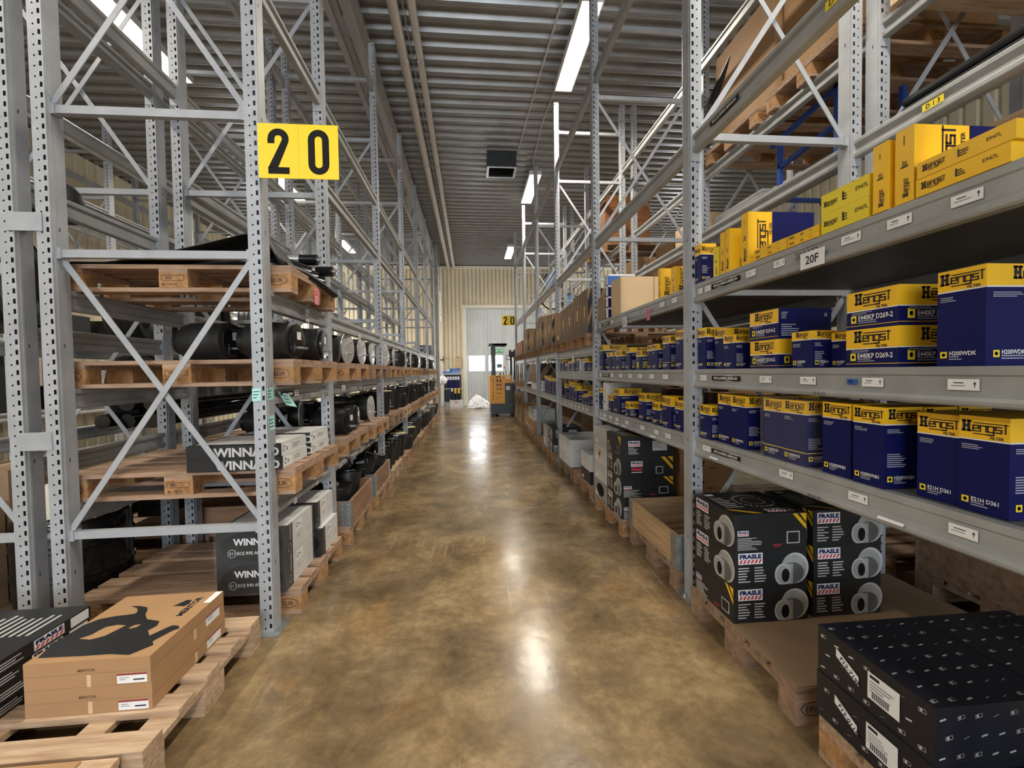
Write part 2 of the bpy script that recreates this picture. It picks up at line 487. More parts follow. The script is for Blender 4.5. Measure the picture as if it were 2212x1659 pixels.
# ================================================================ RACKS
PH = 5.215
def post_mesh(mir):
    mb = MB(); W, Dp, pt = .065, .095, .05
    g = (lambda x: -x) if mir else (lambda x: x)
    def q(x0, z0, x1, z1):
        p = [(g(x0), 0, z0), (g(x1), 0, z0), (g(x1), 0, z1), (g(x0), 0, z1)]
        mb.poly(p if not mir else p[::-1], STEEL)
    for a, b_ in ((0, .007), (.019, .034), (.044, W)): q(a, 0, b_, PH)
    n = int(PH / pt)
    for i in range(n):
        z = i * pt
        q(.007, z, .019, z + .026)
        cx, cz, r = .039, z + .025, .0048
        out = [(.034, z), (.039, z), (.044, z), (.044, cz), (.044, z + pt), (.039, z + pt), (.034, z + pt), (.034, cz)]
        inn = [(cx + r * math.cos(t), cz + r * math.sin(t)) for t in (PI * 1.25, PI * 1.5, PI * 1.75, 0, PI * .25, PI * .5, PI * .75, PI)]
        for k in range(8):
            k2 = (k + 1) % 8
            p = [(g(a), 0, b_) for a, b_ in (out[k], out[k2], inn[k2], inn[k])]
            mb.poly(p if not mir else p[::-1], STEEL)
    q(.007, n * pt, .019, PH); q(.034, n * pt, .044, PH)
    x0, x1 = sorted((g(0), g(W)))
    mb.poly([(x0, 0, 0), (x0, 0, PH), (x0, Dp, PH), (x0, Dp, 0)], STEEL)
    mb.poly([(x1, 0, 0), (x1, Dp, 0), (x1, Dp, PH), (x1, 0, PH)], STEEL)
    mb.poly([(x0, Dp, 0), (x0, Dp, PH), (x1, Dp, PH), (x1, Dp, 0)], STEEL)
    mb.poly([(x0, 0, PH), (x1, 0, PH), (x1, Dp, PH), (x0, Dp, PH)], STEEL)
    xa = g(-.0006)
    for i in range(9):
        z = .35 + i * .58
        mb.poly([(xa, .045, z), (xa, .05, z), (xa, .05, z + .02), (xa, .045, z + .02)], BLACK)
    # welded corner ridge
    mb.box(g(0), .018, 0, g(-.0025), .030, PH, STEEL)
    return mb.data('upright_post')
POST = {1: post_mesh(False), -1: post_mesh(True)}
fm = MB(); fm.box(-.05, -.045, 0, .095, .135, .006, GALV)
for sx in (-.03,): fm.cyl((sx, .05, 0), (sx, .05, .02), .009, GALV, 6)
FOOT = fm.data('foot_plate')
DEP = 1.05
sm_ = MB(); sm_.box(.065, .03, -.02, DEP - .065, .062, .02, STEEL)
for e in (.055, DEP - .085): sm_.box(e, .022, -.027, e + .03, .07, .027, STEEL)
STRUT = sm_.data('strut')
def brace_mesh(z0, z1, flip, yo):
    mb = MB(); a, b_ = (.06, DEP - .06) if not flip else (DEP - .06, .06)
    mb.bar((a, yo, z0), (b_, yo, z1), .005, .029, STEEL, up=(1, 0, 0))
    return mb.data('diagonal_brace')
def beam_profile(kind):
    if kind == 'shelf': return [(.045, 0), (.010, 0), (.010, -.022), (.015, -.027), (.015, -.070), (.004, -.080), (0, -.090), (.001, -.098), (.006, -.104), (.045, -.104)]
    return [(.045, 0), (.004, 0), (0, -.006), (0, -.024), (.016, -.034), (.016, -.062), (0, -.074), (0, -.098), (.004, -.104), (.045, -.104)]
def beam_mesh(kind, L, s):
    mb = MB(); pf = beam_profile(kind)
    pf = pf[:-1] + [(.040, -.104), (.045, -.098), (.045, -.080), (.034, -.070), (.034, -.034), (.045, -.024), (.045, -.006)]
    pf[0] = (.040, 0)
    if s < 0: pf = [(-x, z) for x, z in pf]
    n = len(pf)
    for i in range(n):
        (x, z), (X, Z) = pf[i], pf[(i + 1) % n]
        p = [(x, 0, z), (x, L, z), (X, L, Z), (X, 0, Z)]
        mb.poly(p if s > 0 else p[::-1], STEEL2)
    mb.poly([(x, 0, z) for x, z in pf], STEEL2); mb.poly([(x, L, z) for x, z in pf][::-1], STEEL2)
    for y0, y1 in ((-.004, .0), (L, L + .004)):          # hooked end connectors
        mb.box(-.004 * s, y0 + (-.0 if y0 < 0 else 0), -.15, .05 * s, y1, .03, STEEL)
    return mb.data('beam')
BM = {}
def get_beam(kind, L, s):
    k = (kind, round(L, 3), s)
    if k not in BM: BM[k] = beam_mesh(*k)
    return BM[k]
NBR = {}
def rack(name, label, Xf, s, Ys, frames, bays):
    """Xf: aisle face; s: +1 when the rack's depth runs to +X.  bays: list of (level tops front, kind, panels)"""
    root = empty(name, (Xf + s * DEP / 2, Ys[0], 0), label, 'pallet rack')
    mirror = -1 if s < 0 else 1
    for i, Y in enumerate(Ys):
        fr = frames[min(i, len(frames) - 1)]
        lo = Xf if s > 0 else Xf - DEP
        for x in (Xf, Xf + s * (DEP - .065)):
            # keep the slotted side towards the aisle of this hall half
            xx = x
            inst('upright_post', POST[mirror], root, (xx, Y, 0))
            inst('foot_plate', FOOT, root, (xx - (.065 if s < 0 else 0) + .01, Y, 0))
        for z in fr[0]: inst('strut', STRUT, root, (lo, Y, z))
        for z0, z1 in fr[1]:
            for fl, yo in ((False, .036), (True, .056)):
                k = (z0, z1, fl)
                if k not in NBR: NBR[k] = brace_mesh(z0, z1, fl, yo)
                inst('diagonal_brace', NBR[k], root, (lo, Y, 0))
    beams = {}
    for i, (levels, kind, panels) in enumerate(bays):
        y0 = Ys[i] + .1; L = Ys[i + 1] - Ys[i] - .105
        for z in levels:
            kd = kind if z < 2.2 else 'open'
            f = inst('beam', get_beam(kd, L, s), root, (Xf + s * .008, y0, z))
            inst('beam', get_beam(kd, L, -s), root, (Xf + s * (DEP - .008), y0, z))
            beams[(i, z)] = f
        for z in panels:
            mb = MB(); n = max(1, int(L / .3))
            for j in range(n):
                a = y0 + L * j / n
                mb.box(Xf + s * .055, a, z - .03, Xf + s * (DEP - .055), a + L / n - .004, z - .001, PANEL)
            mb.build('shelf_panel', root)
    return root, beams
FR_L = [([.555, 1.98, 2.69, 4.11, 4.81], [(.57, 1.965), (2.705, 4.095)])]
FR_R = [([.38, 1.80, 2.69, 4.11, 4.81], [(.395, 1.785), (2.705, 4.095)])]
YL = [2.39, 3.42, 5.39, 7.365, 9.34, 11.315, 13.29]
YR = [.46, 2.43, 4.40, 6.375, 8.35, 10.32, 12.29]
S2, S3, S4 = 1.835, 1.352, .964
T3, T3b, T3c = 1.61, 1.345, .964
T4, T4b = 1.635, .975
UP, TOP = 2.68, 4.32
L1, bL1 = rack('pallet_rack', 'grey pallet rack along the left side of the aisle, carrying the large yellow number sign', -1.055, -1, YL, FR_L,
    [([.70, 1.30, 1.81, 3.44], 'open', [])] + [([.70, 1.30, 1.81, 2.82, 3.44, 4.75], 'open', [])] * 5)
R1, bR1 = rack('pallet_rack', 'grey pallet rack along right side of aisle, its shelves full of navy cartons', 1.266, 1, YR, FR_R,
    [([S4, S3, S2, UP, TOP], 'shelf', [S4, S3, S2]), ([S4, S3, S2, UP, TOP], 'shelf', [S4, S3, S2]), ([T3c, T3b, T3, UP, TOP], 'shelf', [T3c, T3b])] +
    [([T4b, T4, UP, TOP], 'shelf', [T4b]), ([T4b, T4, UP, TOP], 'shelf', [T4b]), ([T4b, T4, UP, TOP], 'shelf', [])])
L2, _ = rack('pallet_rack', 'grey pallet rack standing back to back behind the left aisle rack, loaded with black tyres', -2.205, -1, YL, FR_L,
    [([.95, 1.62, 2.35, 3.44], 'open', [])] + [([.95, 1.62, 2.82, 3.44], 'open', [])] * 5)
L3, _ = rack('pallet_rack', 'grey pallet rack near the cream left wall, beyond the second aisle', -5.45, -1, YL, FR_L, [([.95, 1.9, 2.82, 3.9, 4.75], 'open', [])] * 6)
R2, _ = rack('pallet_rack', 'grey pallet rack standing back to back behind the right aisle rack, wooden pallets high up', 2.43, 1, YR, FR_R,
    [([.964, 1.835, 2.75, 3.38], 'open', [])] * 6)
for z in (1.02, 2.1):
    mb = MB(); mb.box(-2.195, 2.41, z, -2.115, 2.465, z + .05, STEEL); mb.box(-2.235, 2.384, z - .02, -2.075, 2.3885, z + .07, STEEL); mb.build('row_spacer', L1)

# ================================================================ CEILING FITTINGS
LAMPM = mat('lamp_diffuser_lit', (.9, .88, .8), .4, emit=(1, .93, .78), es=9)
def make_lamp(X, Y, label, vis, k):
    z = 5.33
    t = empty('ceiling_lamp', (X, Y, z), label, 'ceiling lamp', 'fluorescent lamps in view under the deck' if vis else ('lamps behind the viewer, right row', 'lamps behind the viewer, left row')[k])
    a = MB(); a.box(X - .115, Y - .76, z + .02, X + .115, Y + .76, z + .07, BARWHITE)
    a.box(X - .125, Y - .76, z - .01, X - .112, Y + .76, z + .07, BARWHITE); a.box(X + .112, Y - .76, z - .01, X + .125, Y + .76, z + .07, BARWHITE)
    a.box(X - .125, Y - .775, z - .01, X + .125, Y - .76, z + .07, BARWHITE); a.box(X - .125, Y + .76, z - .01, X + .125, Y + .775, z + .07, BARWHITE)
    a.build('housing', t)
    a = MB(); a.box(X - .108, Y - .75, z - .004, X + .108, Y + .75, z + .014, LAMPM); a.build('diffuser', t)
    for dy in (-.55, .55):
        a = MB(); a.cyl((X, Y + dy, z + .07), (X, Y + dy, ZC - .004), .004, GALV, 6); a.build('suspension_wire', t)
    area_light('lamp_light', (X, Y, z - .02), (0, 0, 0), .2, 1.45, LAMP_W, (1, .93, .80))
for k, (X, Ys) in enumerate(((1.385, (5.52, 9.72, 14.9, 1.4, -2.9, -6.5)), (-3.79, (5.7, 10.0, 14.3, 1.4, -2.9)))):
    side = ('over the right rack of this aisle', 'over the second aisle, left', 'over the far right aisle')[k]
    for j, Y in enumerate(Ys):
        if Y > 5 and k < 2: lb = f'lit fluorescent lamp hanging {side}, {("nearest", "middle", "farthest")[j]} of three'
        else: lb = f'lit fluorescent lamp hanging {side}, behind the viewer'
        make_lamp(X, Y, lb, Y > 5, k)
PIPE = mat('cream_pipe_paint', (.55, .51, .45), .4)
for X, r, z, lb in ((-.80, .062, 5.50, 'thicker cream pipe running along the ceiling, left of the pair'), (-.585, .048, 5.50, 'thinner cream pipe running along the ceiling, right of the pair')):
    t = empty('ceiling_pipe', (X, 5, z), lb, 'pipe', 'pair of cream pipes')
    a = MB(); a.cyl((X, -7.9, z), (X, YE - .12, z), r, PIPE, 20); a.build('pipe_run', t, smooth=True)
    for y in range(-6, 18, 3):
        a = MB(); a.box(X - .01, y, z + r, X + .01, y + .03, ZC, GALV); a.lathe([(r + .002, 0), (r + .006, .003), (r + .006, .027), (r + .002, .03)], GALV, (X, y, z), (0, 1, 0), 20, cap=False); a.build('pipe_hanger', t)
a = MB(); a.cyl((-.70, -7.5, ZC - .03), (-.70, YE - .1, ZC - .03), .006, BARWHITE, 6); tag(a.build('ceiling_cable'), 'thin white cable running between the two cream ceiling pipes', 'cable')
a = MB(); a.tube([(1.33, -4, ZC - .03), (1.16, 4.2, ZC - .03), (1.02, 7.5, ZC - .03), (.98, 9.0, ZC - .03)], .012, PIPE, 6); a.cyl((.98, 9.0, ZC - .03), (.98, 9.0, ZC), .01, PIPE, 6)
tag(a.build('ceiling_cable'), 'grey conduit running along the deck to the square vent', 'cable')
a = MB(); a.tube([(1.37, 6.4, ZC - .03), (1.30, 7.6, ZC - .03), (1.34, 9.0, ZC - .03), (1.385, 9.2, ZC - .01)], .009, PIPE, 6)
tag(a.build('ceiling_cable'), 'short grey conduit joining two lamps above the right rack', 'cable')
t = empty('ceiling_vent', (.68, 8.9, 5.4), 'square black framed vent box hanging under the ceiling deck', 'vent')
a = MB(); x0, x1, y0, y1, z0, z1 = .40, .96, 8.62, 9.1, 5.30, ZC
for q in ((x0, y0, x0 + .03, y1), (x1 - .03, y0, x1, y1), (x0 + .03, y0, x1 - .03, y0 + .03), (x0 + .03, y1 - .03, x1 - .03, y1)): a.box(q[0], q[1], z0 + .012, q[2], q[3], z1, DKGREY)
a.build('duct_box', t)
a = MB()
for q in ((x0 - .01, y0 - .01, x0 + .035, y1 + .01), (x1 - .035, y0 - .01, x1 + .01, y1 + .01), (x0 + .035, y0 - .01, x1 - .035, y0 + .035), (x0 + .035, y1 - .035, x1 - .035, y1 + .01)): a.box(q[0], q[1], z0, q[2], q[3], z0 + .012, GALV)
a.build('vent_frame', t)
a = MB(); 
for i in range(9): a.bar((x0 + .03, y0 + .06 + i * .045, z0 + .05), (x1 - .03, y0 + .06 + i * .045, z0 + .05), .003, .04, CHAR, up=(0, .6, .8))
a.build('vent_grille', t)
# lattice roof girder over the left rack
GIRD = mat('girder_paint', (.36, .34, .32), .5, .2, var=.1)
t = empty('roof_girder', (-1.3, 5, 5.2), 'grey steel lattice girder running under the deck above the left rack', 'girder')
for z, nm in ((5.53, 'top_chord'), (5.27, 'bottom_chord')):
    for X in (-1.22, -1.44):
        a = MB(); a.box(X - .035, -7.8, z - .035, X + .035, YE - .12, z + .035, GIRD); a.build(nm, t)
y = -6.6; i = 0
while y < YE - 1.2:
    a = MB(); a.bar((-1.33, y, 5.29), (-1.33, y + 1.2, 5.52), .05, .05, GIRD) if i % 2 else a.bar((-1.33, y, 5.52), (-1.33, y + 1.2, 5.29), .05, .05, GIRD)
    a.box(-1.40, y - .03, 5.30, -1.26, y + .03, 5.50, GIRD); a.build('lattice_bar', t); y += 1.2; i += 1

# ================================================================ SIGNS
def number_sign(loc, w_, h_, label, zpl=0):
    x, y, z = loc
    t = empty('aisle_sign', (x + w_ / 2, y, z), label, 'sign')
    for k, ch in enumerate('20'):
        a = MB(); x0 = x + k * w_ / 2
        a.box(x0, y - .004, z, x0 + w_ / 2 - .001, y, z + h_, SIGNY)
        f = Fr((x0, y - .004, z), (1, 0, 0), (0, 0, 1), a)
        u0, v0, gw, gh, st = w_ * .25 - w_ * .132, h_ * .08, w_ * .264, h_ * .83, w_ * .086
        def arc(cx, cz, r, a0, a1, n=10): return [(cx + r * math.cos(a0 + (a1 - a0) * q / n), cz + r * math.sin(a0 + (a1 - a0) * q / n)) for q in range(n + 1)]
        r_o = gw / 2; r_i = gw / 2 - st; cx = u0 + gw / 2; zt_ = v0 + gh - r_o; zb_ = v0 + r_o
        def strip(o_, i_):
            for q in range(len(o_) - 1): f.pg([o_[q], o_[q + 1], i_[q + 1], i_[q]], BLACK)
        if ch == '0':
            o_ = arc(cx, zt_, r_o, 0, PI) + arc(cx, zb_, r_o, PI, 2 * PI); i_ = arc(cx, zt_, r_i, 0, PI) + arc(cx, zb_, r_i, PI, 2 * PI)
            strip(o_ + o_[:1], i_ + i_[:1])
        else:
            o_ = arc(cx, zt_, r_o, PI, -.35); i_ = arc(cx, zt_, r_i, PI, -.35)
            o_ = [(cx - r_o, zt_ - .1 * gh)] + o_ + [(u0 + st * 1.45, v0 + st)]; i_ = [(cx - r_i, zt_ - .1 * gh)] + i_ + [(u0, v0 + st * .9)]
            strip(i_, o_)
            f.rect(u0, v0, u0 + gw, v0 + st, BLACK)
        a.build('number_plate', t)
    a = MB(); a.box(x - .004, y + .001, z + .01, x + .03, y + .014, z + h_ - .01, GALV); a.build('bracket', t)
number_sign((-1.052, 2.385, 2.36), .395, .275, 'large yellow sign with number 20 on the front post of the left rack')
number_sign((.90, 12.40, 2.64), .40, .275, 'small looking far yellow 20 sign at the end of the right rack')

# ================================================================ PALLETS
def pallet_proto(name, wd, bl, marks=('EUR', 'EPAL')):
    """EUR pallet, 1.2 along x, .8 along y, origin bottom centre, every board and block a part"""
    t = empty(name, (0, 0, 0))
    def jb(a, x0, y0, z0, x1, y1, z1, m):
        j = lambda: R.uniform(-.0015, .0015)
        a.box(x0 + j(), y0 + j(), z0, x1 + j(), y1 + j(), z1, m)
    loose = name == 'loose'
    if loose: t.name = 'wooden_pallet'
    for y, w_ in (((-.353, .093), (-.176, .093), (0, .093), (.176, .093), (.353, .093)) if loose else ((-.3275, .145), (-.175, .10), (0, .145), (.175, .10), (.3275, .145))):
        a = MB(); jb(a, -.6, y - w_ / 2, .122, .6, y + w_ / 2, .144, wd); a.build('deck_board', t)
    for x, w_ in (((-.55, .05), (-.345, .045), (0, .045), (.345, .045), (.55, .05)) if loose else ((-.5275, .0725), (0, .0725), (.5275, .0725))):
        a = MB(); jb(a, x - w_, -.4, .10, x + w_, .4, .122, wd); a.build('cross_board', t)
    for y, w_ in ((-.35, .10), (0, .145), (.35, .10)):
        a = MB(); jb(a, -.6, y - w_ / 2, 0, .6, y + w_ / 2, .022, wd); a.build('bottom_board', t)
        for x in (-.5275, 0, .5275):
            a = MB(); jb(a, x - .0725, y - w_ / 2, .022, x + .0725, y + w_ / 2, .10, bl)
            if y < -.2:
                f = Fr((x - .0725, y - w_ / 2 - .001, .022), (1, 0, 0), (0, 0, 1), a); f.L = 2
                tx = 'EUR' if x > .3 else ('EPAL' if x < -.3 else 'EE 100-33')
                if x == 0:
                    f.text(tx, .015, .012, .013, INK); f.text('IPPC', .03, .045, .014, INK)
                    f.line([(.012, .038), (.125, .038), (.125, .065), (.012, .065), (.012, .038)], .002, INK)
                else:
                    f.text(tx, .0725, .03, .024, INK, center=True)
                    f.line([(.0725 + .055 * math.cos(g * PI / 8), .042 + .026 * math.sin(g * PI / 8)) for g in range(17)], .0025, INK)
            a.build('block', t)
    kids(t)
    return t
def pallet_far(wd, bl):
    a = MB()
    for y, w_ in ((-.3275, .145), (-.175, .10), (0, .145), (.175, .10), (.3275, .145)): a.box(-.6, y - w_ / 2, .122, .6, y + w_ / 2, .144, wd)
    for x in (-.5275, 0, .5275):
        a.box(x - .0725, -.4, .10, x + .0725, .4, .122, wd)
        for y, w_ in ((-.35, .10), (0, .145), (.35, .10)): a.box(x - .0725, y - w_ / 2, .022, x + .0725, y + w_ / 2, .10, bl)
    for y, w_ in ((-.35, .10), (0, .145), (.35, .10)): a.box(-.6, y - w_ / 2, 0, .6, y + w_ / 2, .022, wd)
    return a.data('wooden_pallet')
PP = {}
FARP = {'n': pallet_far(WOOD, BLOCK), 'l': pallet_far(WOODL, BLOCK), 'd': pallet_far(WOODD, WOODD)}
def pallet(x, y, z, label, group, kind='n', near=True, rz=0):
    if near:
        if kind not in PP:
            PP[kind] = o = pallet_proto('loose' if kind == 's' else 'wooden_pallet', {'n': WOOD, 'l': WOODL, 's': WOODL, 'd': WOODD}[kind], {'n': BLOCK, 'l': WOODL, 's': WOODL, 'd': WOODD}[kind])
        else: o = copy_tree(PP[kind])
    else:
        o = bpy.data.objects.new('wooden_pallet', FARP[kind]); col.objects.link(o)
    o.location = (x, y, z); o.rotation_euler.z = rz
    return tag(o, label, 'pallet', group)
PG = 'wooden pallets'
XP = -1.57                       # pallet centre line, left rack
# left rack, first bay
pallet(XP, 2.93, 1.81, 'wooden pallet in nearest left bay, highest one, under the black tarpaulin', PG)
pallet(XP, 2.93, 1.30, 'wooden pallet in nearest left bay carrying black air springs at eye level', PG)
pallet(XP, 2.91, .70, 'wooden pallet in nearest left bay carrying four flat shrink-wrapped cartons', PG)
pallet(XP - .01, 2.97, .0, 'wooden pallet on floor of nearest left bay with black and white cartons', PG)
# front left floor pallets
pallet(-1.68, 1.90, 0, 'pale wooden pallet on floor at front left under two flat brown cartons', PG, 's')
pallet(-1.74, 1.085, 0, 'pale wooden pallet at the bottom left corner of the photo', PG, 'l')
BAYW = ['second', 'third', 'fourth', 'fifth', 'sixth']
for b in range(5):
    y0 = YL[b + 1] + .16
    for k in range(2):
        y = y0 + .40 + k * .92
        for z, lv in ((1.30, 'upper'), (.70, 'middle'), (0., 'floor')):
            kd = ('n', 'n', 'd', 'l')[(b * 3 + k + int(z * 10)) % 4] if b or k else 'n'
            pallet(XP + R.uniform(-.02, .02), y + R.uniform(-.02, .02), z, f'wooden pallet, left rack {BAYW[b]} bay, {lv} level, {"nearer" if k == 0 else "farther"} one', PG, kd, near=b < 2)
# right rack
XQ = 1.80
pallet(XQ, 1.92, 0, 'wooden pallet on floor of nearest right bay, far one under the brown sheet', PG, 'd')
pallet(XQ - .01, 1.00, 0, 'wooden pallet in bottom right corner under the black patterned cartons', PG, 'n')
pallet(XQ, 3.83, 0, 'wooden pallet on floor of second right bay under the black carton stack', PG)
pallet(XQ + .03, 2.95, 0, 'wooden pallet on floor carrying the empty wooden collar, beside right post', PG, 'd')
pallet(XQ + .03, 4.86, 0, 'wooden pallet on floor of third right bay, nearer one', PG)
pallet(XQ + .03, 5.74, 0, 'wooden pallet on floor of third right bay, farther one with white cartons', PG, 'd')
for b in range(3):
    for k in range(2):
        nm = ['fourth', 'fifth', 'sixth'][b]
        pallet(XQ, YR[b + 3] + .56 + k * .90, 0, f'wooden pallet on floor of {nm} right bay, {"nearer" if k == 0 else "farther"} one', PG, 'nd'[k], near=False)
for b in range(4):
    for k in range(2):
        nm = ['third', 'fourth', 'fifth', 'sixth'][b]
        z = T3 if b == 0 else T4
        pallet(XQ + .02, YR[b + 2] + .56 + k * .92, z, f'wooden pallet under striped cartons, {nm} right bay, {"nearer" if k == 0 else "farther"} one', PG, 'n', near=b < 1)
pallet(XQ, YR[5] + .56, T4b, 'wooden pallet at shelf height in sixth right bay, nearer one', PG, 'n', near=False)
pallet(XQ, YR[5] + 1.46, T4b, 'wooden pallet at shelf height in sixth right bay, farther one', PG, 'n', near=False)

def collar(x, y, z, label, kind=WOODX, kindy=WOODY, h=.195):
    """pallet collar: four boards and four galvanised hinges"""
    t = empty('pallet_collar', (x, y, z), label, 'pallet collar', 'wooden pallet collars')
    for nm, q in (('side_board', (x - .6, y - .4, x + .6, y - .38)), ('side_board', (x - .6, y + .38, x + .6, y + .4)), ('end_board', (x - .6, y - .38, x - .58, y + .38)), ('end_board', (x + .58, y - .38, x + .6, y + .38))):
        a = MB(); a.box(q[0], q[1], z, q[2], q[3], z + h, kind if nm == 'side_board' else kindy); a.build(nm, t)
    for sx in (-1, 1):
        for sy in (-1, 1):
            a = MB(); X, Y = x + sx * .602, y + sy * .402
            a.box(X - .002, Y - sy * .075, z - .02, X + .002, Y, z + h + .002, GALV); a.box(X - sx * .09, Y - .002, z - .02, X, Y + .002, z + h + .002, GALV)
            for i in range(5):
                for j in range(2):
                    a.cyl((X - sx * (.02 + j * .045), Y, z + .02 + i * .038), (X - sx * (.02 + j * .045), Y + sy * .007, z + .02 + i * .038), .007, GALV, 8)
            a.build('corner_hinge', t)
    return t
collar(XQ + .03, 2.95, .145, 'empty wooden pallet collar with grey hinges on floor pallet beside right post')
collar(XP, YL[1] + .56, .145, 'reddish wooden collar on floor pallet, left rack, nearer of two full of springs', mat('collar_wood_red', (.34, .195, .11), .7, c2=(.20, .105, .055), scale=3, stretch=(1, 7, 7)), mat('collar_wood_red_end', (.34, .195, .11), .7, c2=(.20, .105, .055), scale=3, stretch=(9, 1, 9)))
collar(XP, YL[1] + 1.48, .145, 'reddish wooden collar on floor pallet, left rack, farther of two full of springs', MATS['collar_wood_red'], MATS['collar_wood_red_end'])

# ================================================================ CARTONS
def carton(x0, y0, z0, x1, y1, z1, side, draw, mt, name='carton', label=None, cat='box', group=None, split=None, rz=0, tilt=0):
    """split=(fraction, material) gives the top of the carton another print colour."""
    a = MB()
    if split:
        zs = z1 - (z1 - z0) * split[0]
        a.box(x0, y0, z0, x1, y1, zs, mt); a.box(x0, y0, zs, x1, y1, z1, split[1])
    else: a.box(x0, y0, z0, x1, y1, z1, mt)
    C = Fr((x0, y0, z0), (1, 0, 0), (0, 0, 1), a)
    A = Fr((x0, y1, z0), (0, -1, 0), (0, 0, 1), a) if side == 'R' else Fr((x1, y0, z0), (0, 1, 0), (0, 0, 1), a)
    T = Fr((x0, y0, z1), (1, 0, 0), (0, 1, 0), a)
    if draw: draw(A, C, T, x1 - x0, y1 - y0, z1 - z0)
    o = a.build(name)
    if rz: o.rotation_euler.z = rz
    if tilt: o.rotation_euler.x = tilt
    return tag(o, label, cat, group)
def filt(band=.22, code='H200WN01', flat=False, stripe=False, sticker=False, text2=True, navyc=False):
    def d(A, C, T, w_, l, h):
        for F, W in ((A, l), (C, w_)):
            b = h * band
            F.rect(0, h - b - .0035, W, h - b, WHITE)
            F.L = 2
            H = min(W * .88 / 3.3, b * .60)
            F.logo((W - 3.3 * H) / 2, h - b * .70, H, INK)
            if flat:
                s = min(h * .20, W * .11)
                F.rect(W * .10, h * .17, W * .10 + s, h * .17 + s * 1.2, YELL); F.ell(W * .10 + s / 2, h * .17 + s * .6, s * .25, s * .3, WHITE, 10)
                F.text(code, W * .10 + s * 1.3, h * .24, h * .125, WHITE, 1, sx=.85)
                F.lines(W * .10 + s * 1.3, h * .20, W * .4, 2, h * .05, SMUDGE)
                F.lines(W * .12, h - b - h * .07, W * .42, 2, h * .035, SMUDGE)
                F.rect(0, h * .085, W, h * .10, YEL)
            else:
                s = min(.018, W * .15)
                F.rect(W * .08, h * .085, W * .08 + s, h * .085 + s, YELL)
                F.ell(W * .08 + s / 2, h * .085 + s / 2, s * .28, s * .28, WHITE, 8)
                F.text(code, W * .08 + s * 1.3, h * .085 + s * .42, s * .62, WHITE, 1, sx=.9)
                F.lines(W * .08 + s * 1.3, h * .085 + s * .1, W * .34, 2, s * .36, SMUDGE)
                F.lines(W * .07, h - b - .018, W * .42, 3, .005, SMUDGE)
                if stripe: F.rect(0, h * .20, W, h * .212, YELL)
            if sticker: F.rect(W * .2, h * .12, W * .5, h * .42, YELL)
            F.L = 1
        if navyc:
            C.L = 3; C.rect(0, 0, w_, h, NAVY); C.L = 4; C.lines(w_ * .05, h * .85, w_ * .14, 4, h * .06, SMUDGE); C.lines(w_ * .05, h * .45, w_ * .35, 6, h * .07, SMUDGE); C.rect(w_ * .86, h * .72, w_ * .92, h * .84, GREYP)
        elif text2: C.L = 2; C.lines(w_ * .07, h * .42, w_ * .5, 7, .0065, SMUDGE)
        T.rect(w_ * .49, 0, w_ * .51, l, mat('tape', (.5, .36, .1), .3))
    return d
def vert(big=True, nav=None):          # yellow carton stood on end, lettering turned
    def d(A, C, T, w_, l, h):
        A.L = 2; C.L = 2
        A.logo(l * .72, h * .07, min(l * .5, h * .075), INK, rot=True, small=True)
        A.text('1', l * .7, h * .45, l * .4, INK, 1, rot=PI / 2); A.lines(l * .4, h * .50, h * .10, 3, l * .09, INK, rot=True)
        A.lines(l * .45, h * .78, h * .13, 1, l * .1, INK, rot=True)
        if nav: C.rect(nav * w_, 0, w_, h, NAVY); wd = nav * w_
        else: wd = w_
        if big:
            H = min(wd * .45, h / 3.9)
            C.logo(wd * .76, h * .10, H, INK, rot=True)
        if nav:
            C.L = 3; C.text('01', w_ * .86, h * .42, w_ * .07, WHITE, 1, rot=PI / 2)
    return d
def flaty(A, C, T, w_, l, h):          # flat yellow carton
    A.L = 2
    H = min(h * .38, l * .09)
    A.logo(l * .07, h * .36, H, INK, small=True)
    A.text('1', l * .44, h * .32, h * .42, INK, 1); A.lines(l * .48, h * .58, l * .1, 3, h * .13, INK)
    A.text('E947L', l * .74, h * .46, h * .20, INK, 0)
FG = 'navy and yellow filter cartons'
def shelf_row(z, items, where):
    for i, it in enumerate(items):
        y0, y1, zt, x0, dep = it[:5]
        kw = it[5] if len(it) > 5 else {}
        lb = kw.get('label') or f'navy carton with yellow top, {ORD[i]} from the near end of {where}'
        carton(x0, y0, kw.get('z0', z), x0 + dep, y1, zt, 'R', filt(kw.get('band', .22), kw.get('code', 'H200W'), kw.get('flat', False), kw.get('stripe', False), kw.get('sticker', False), kw.get('t2', True), kw.get('nc', False)),
               NAVY, 'filter_carton', lb, 'box', FG, split=(kw.get('band', .22), YEL))
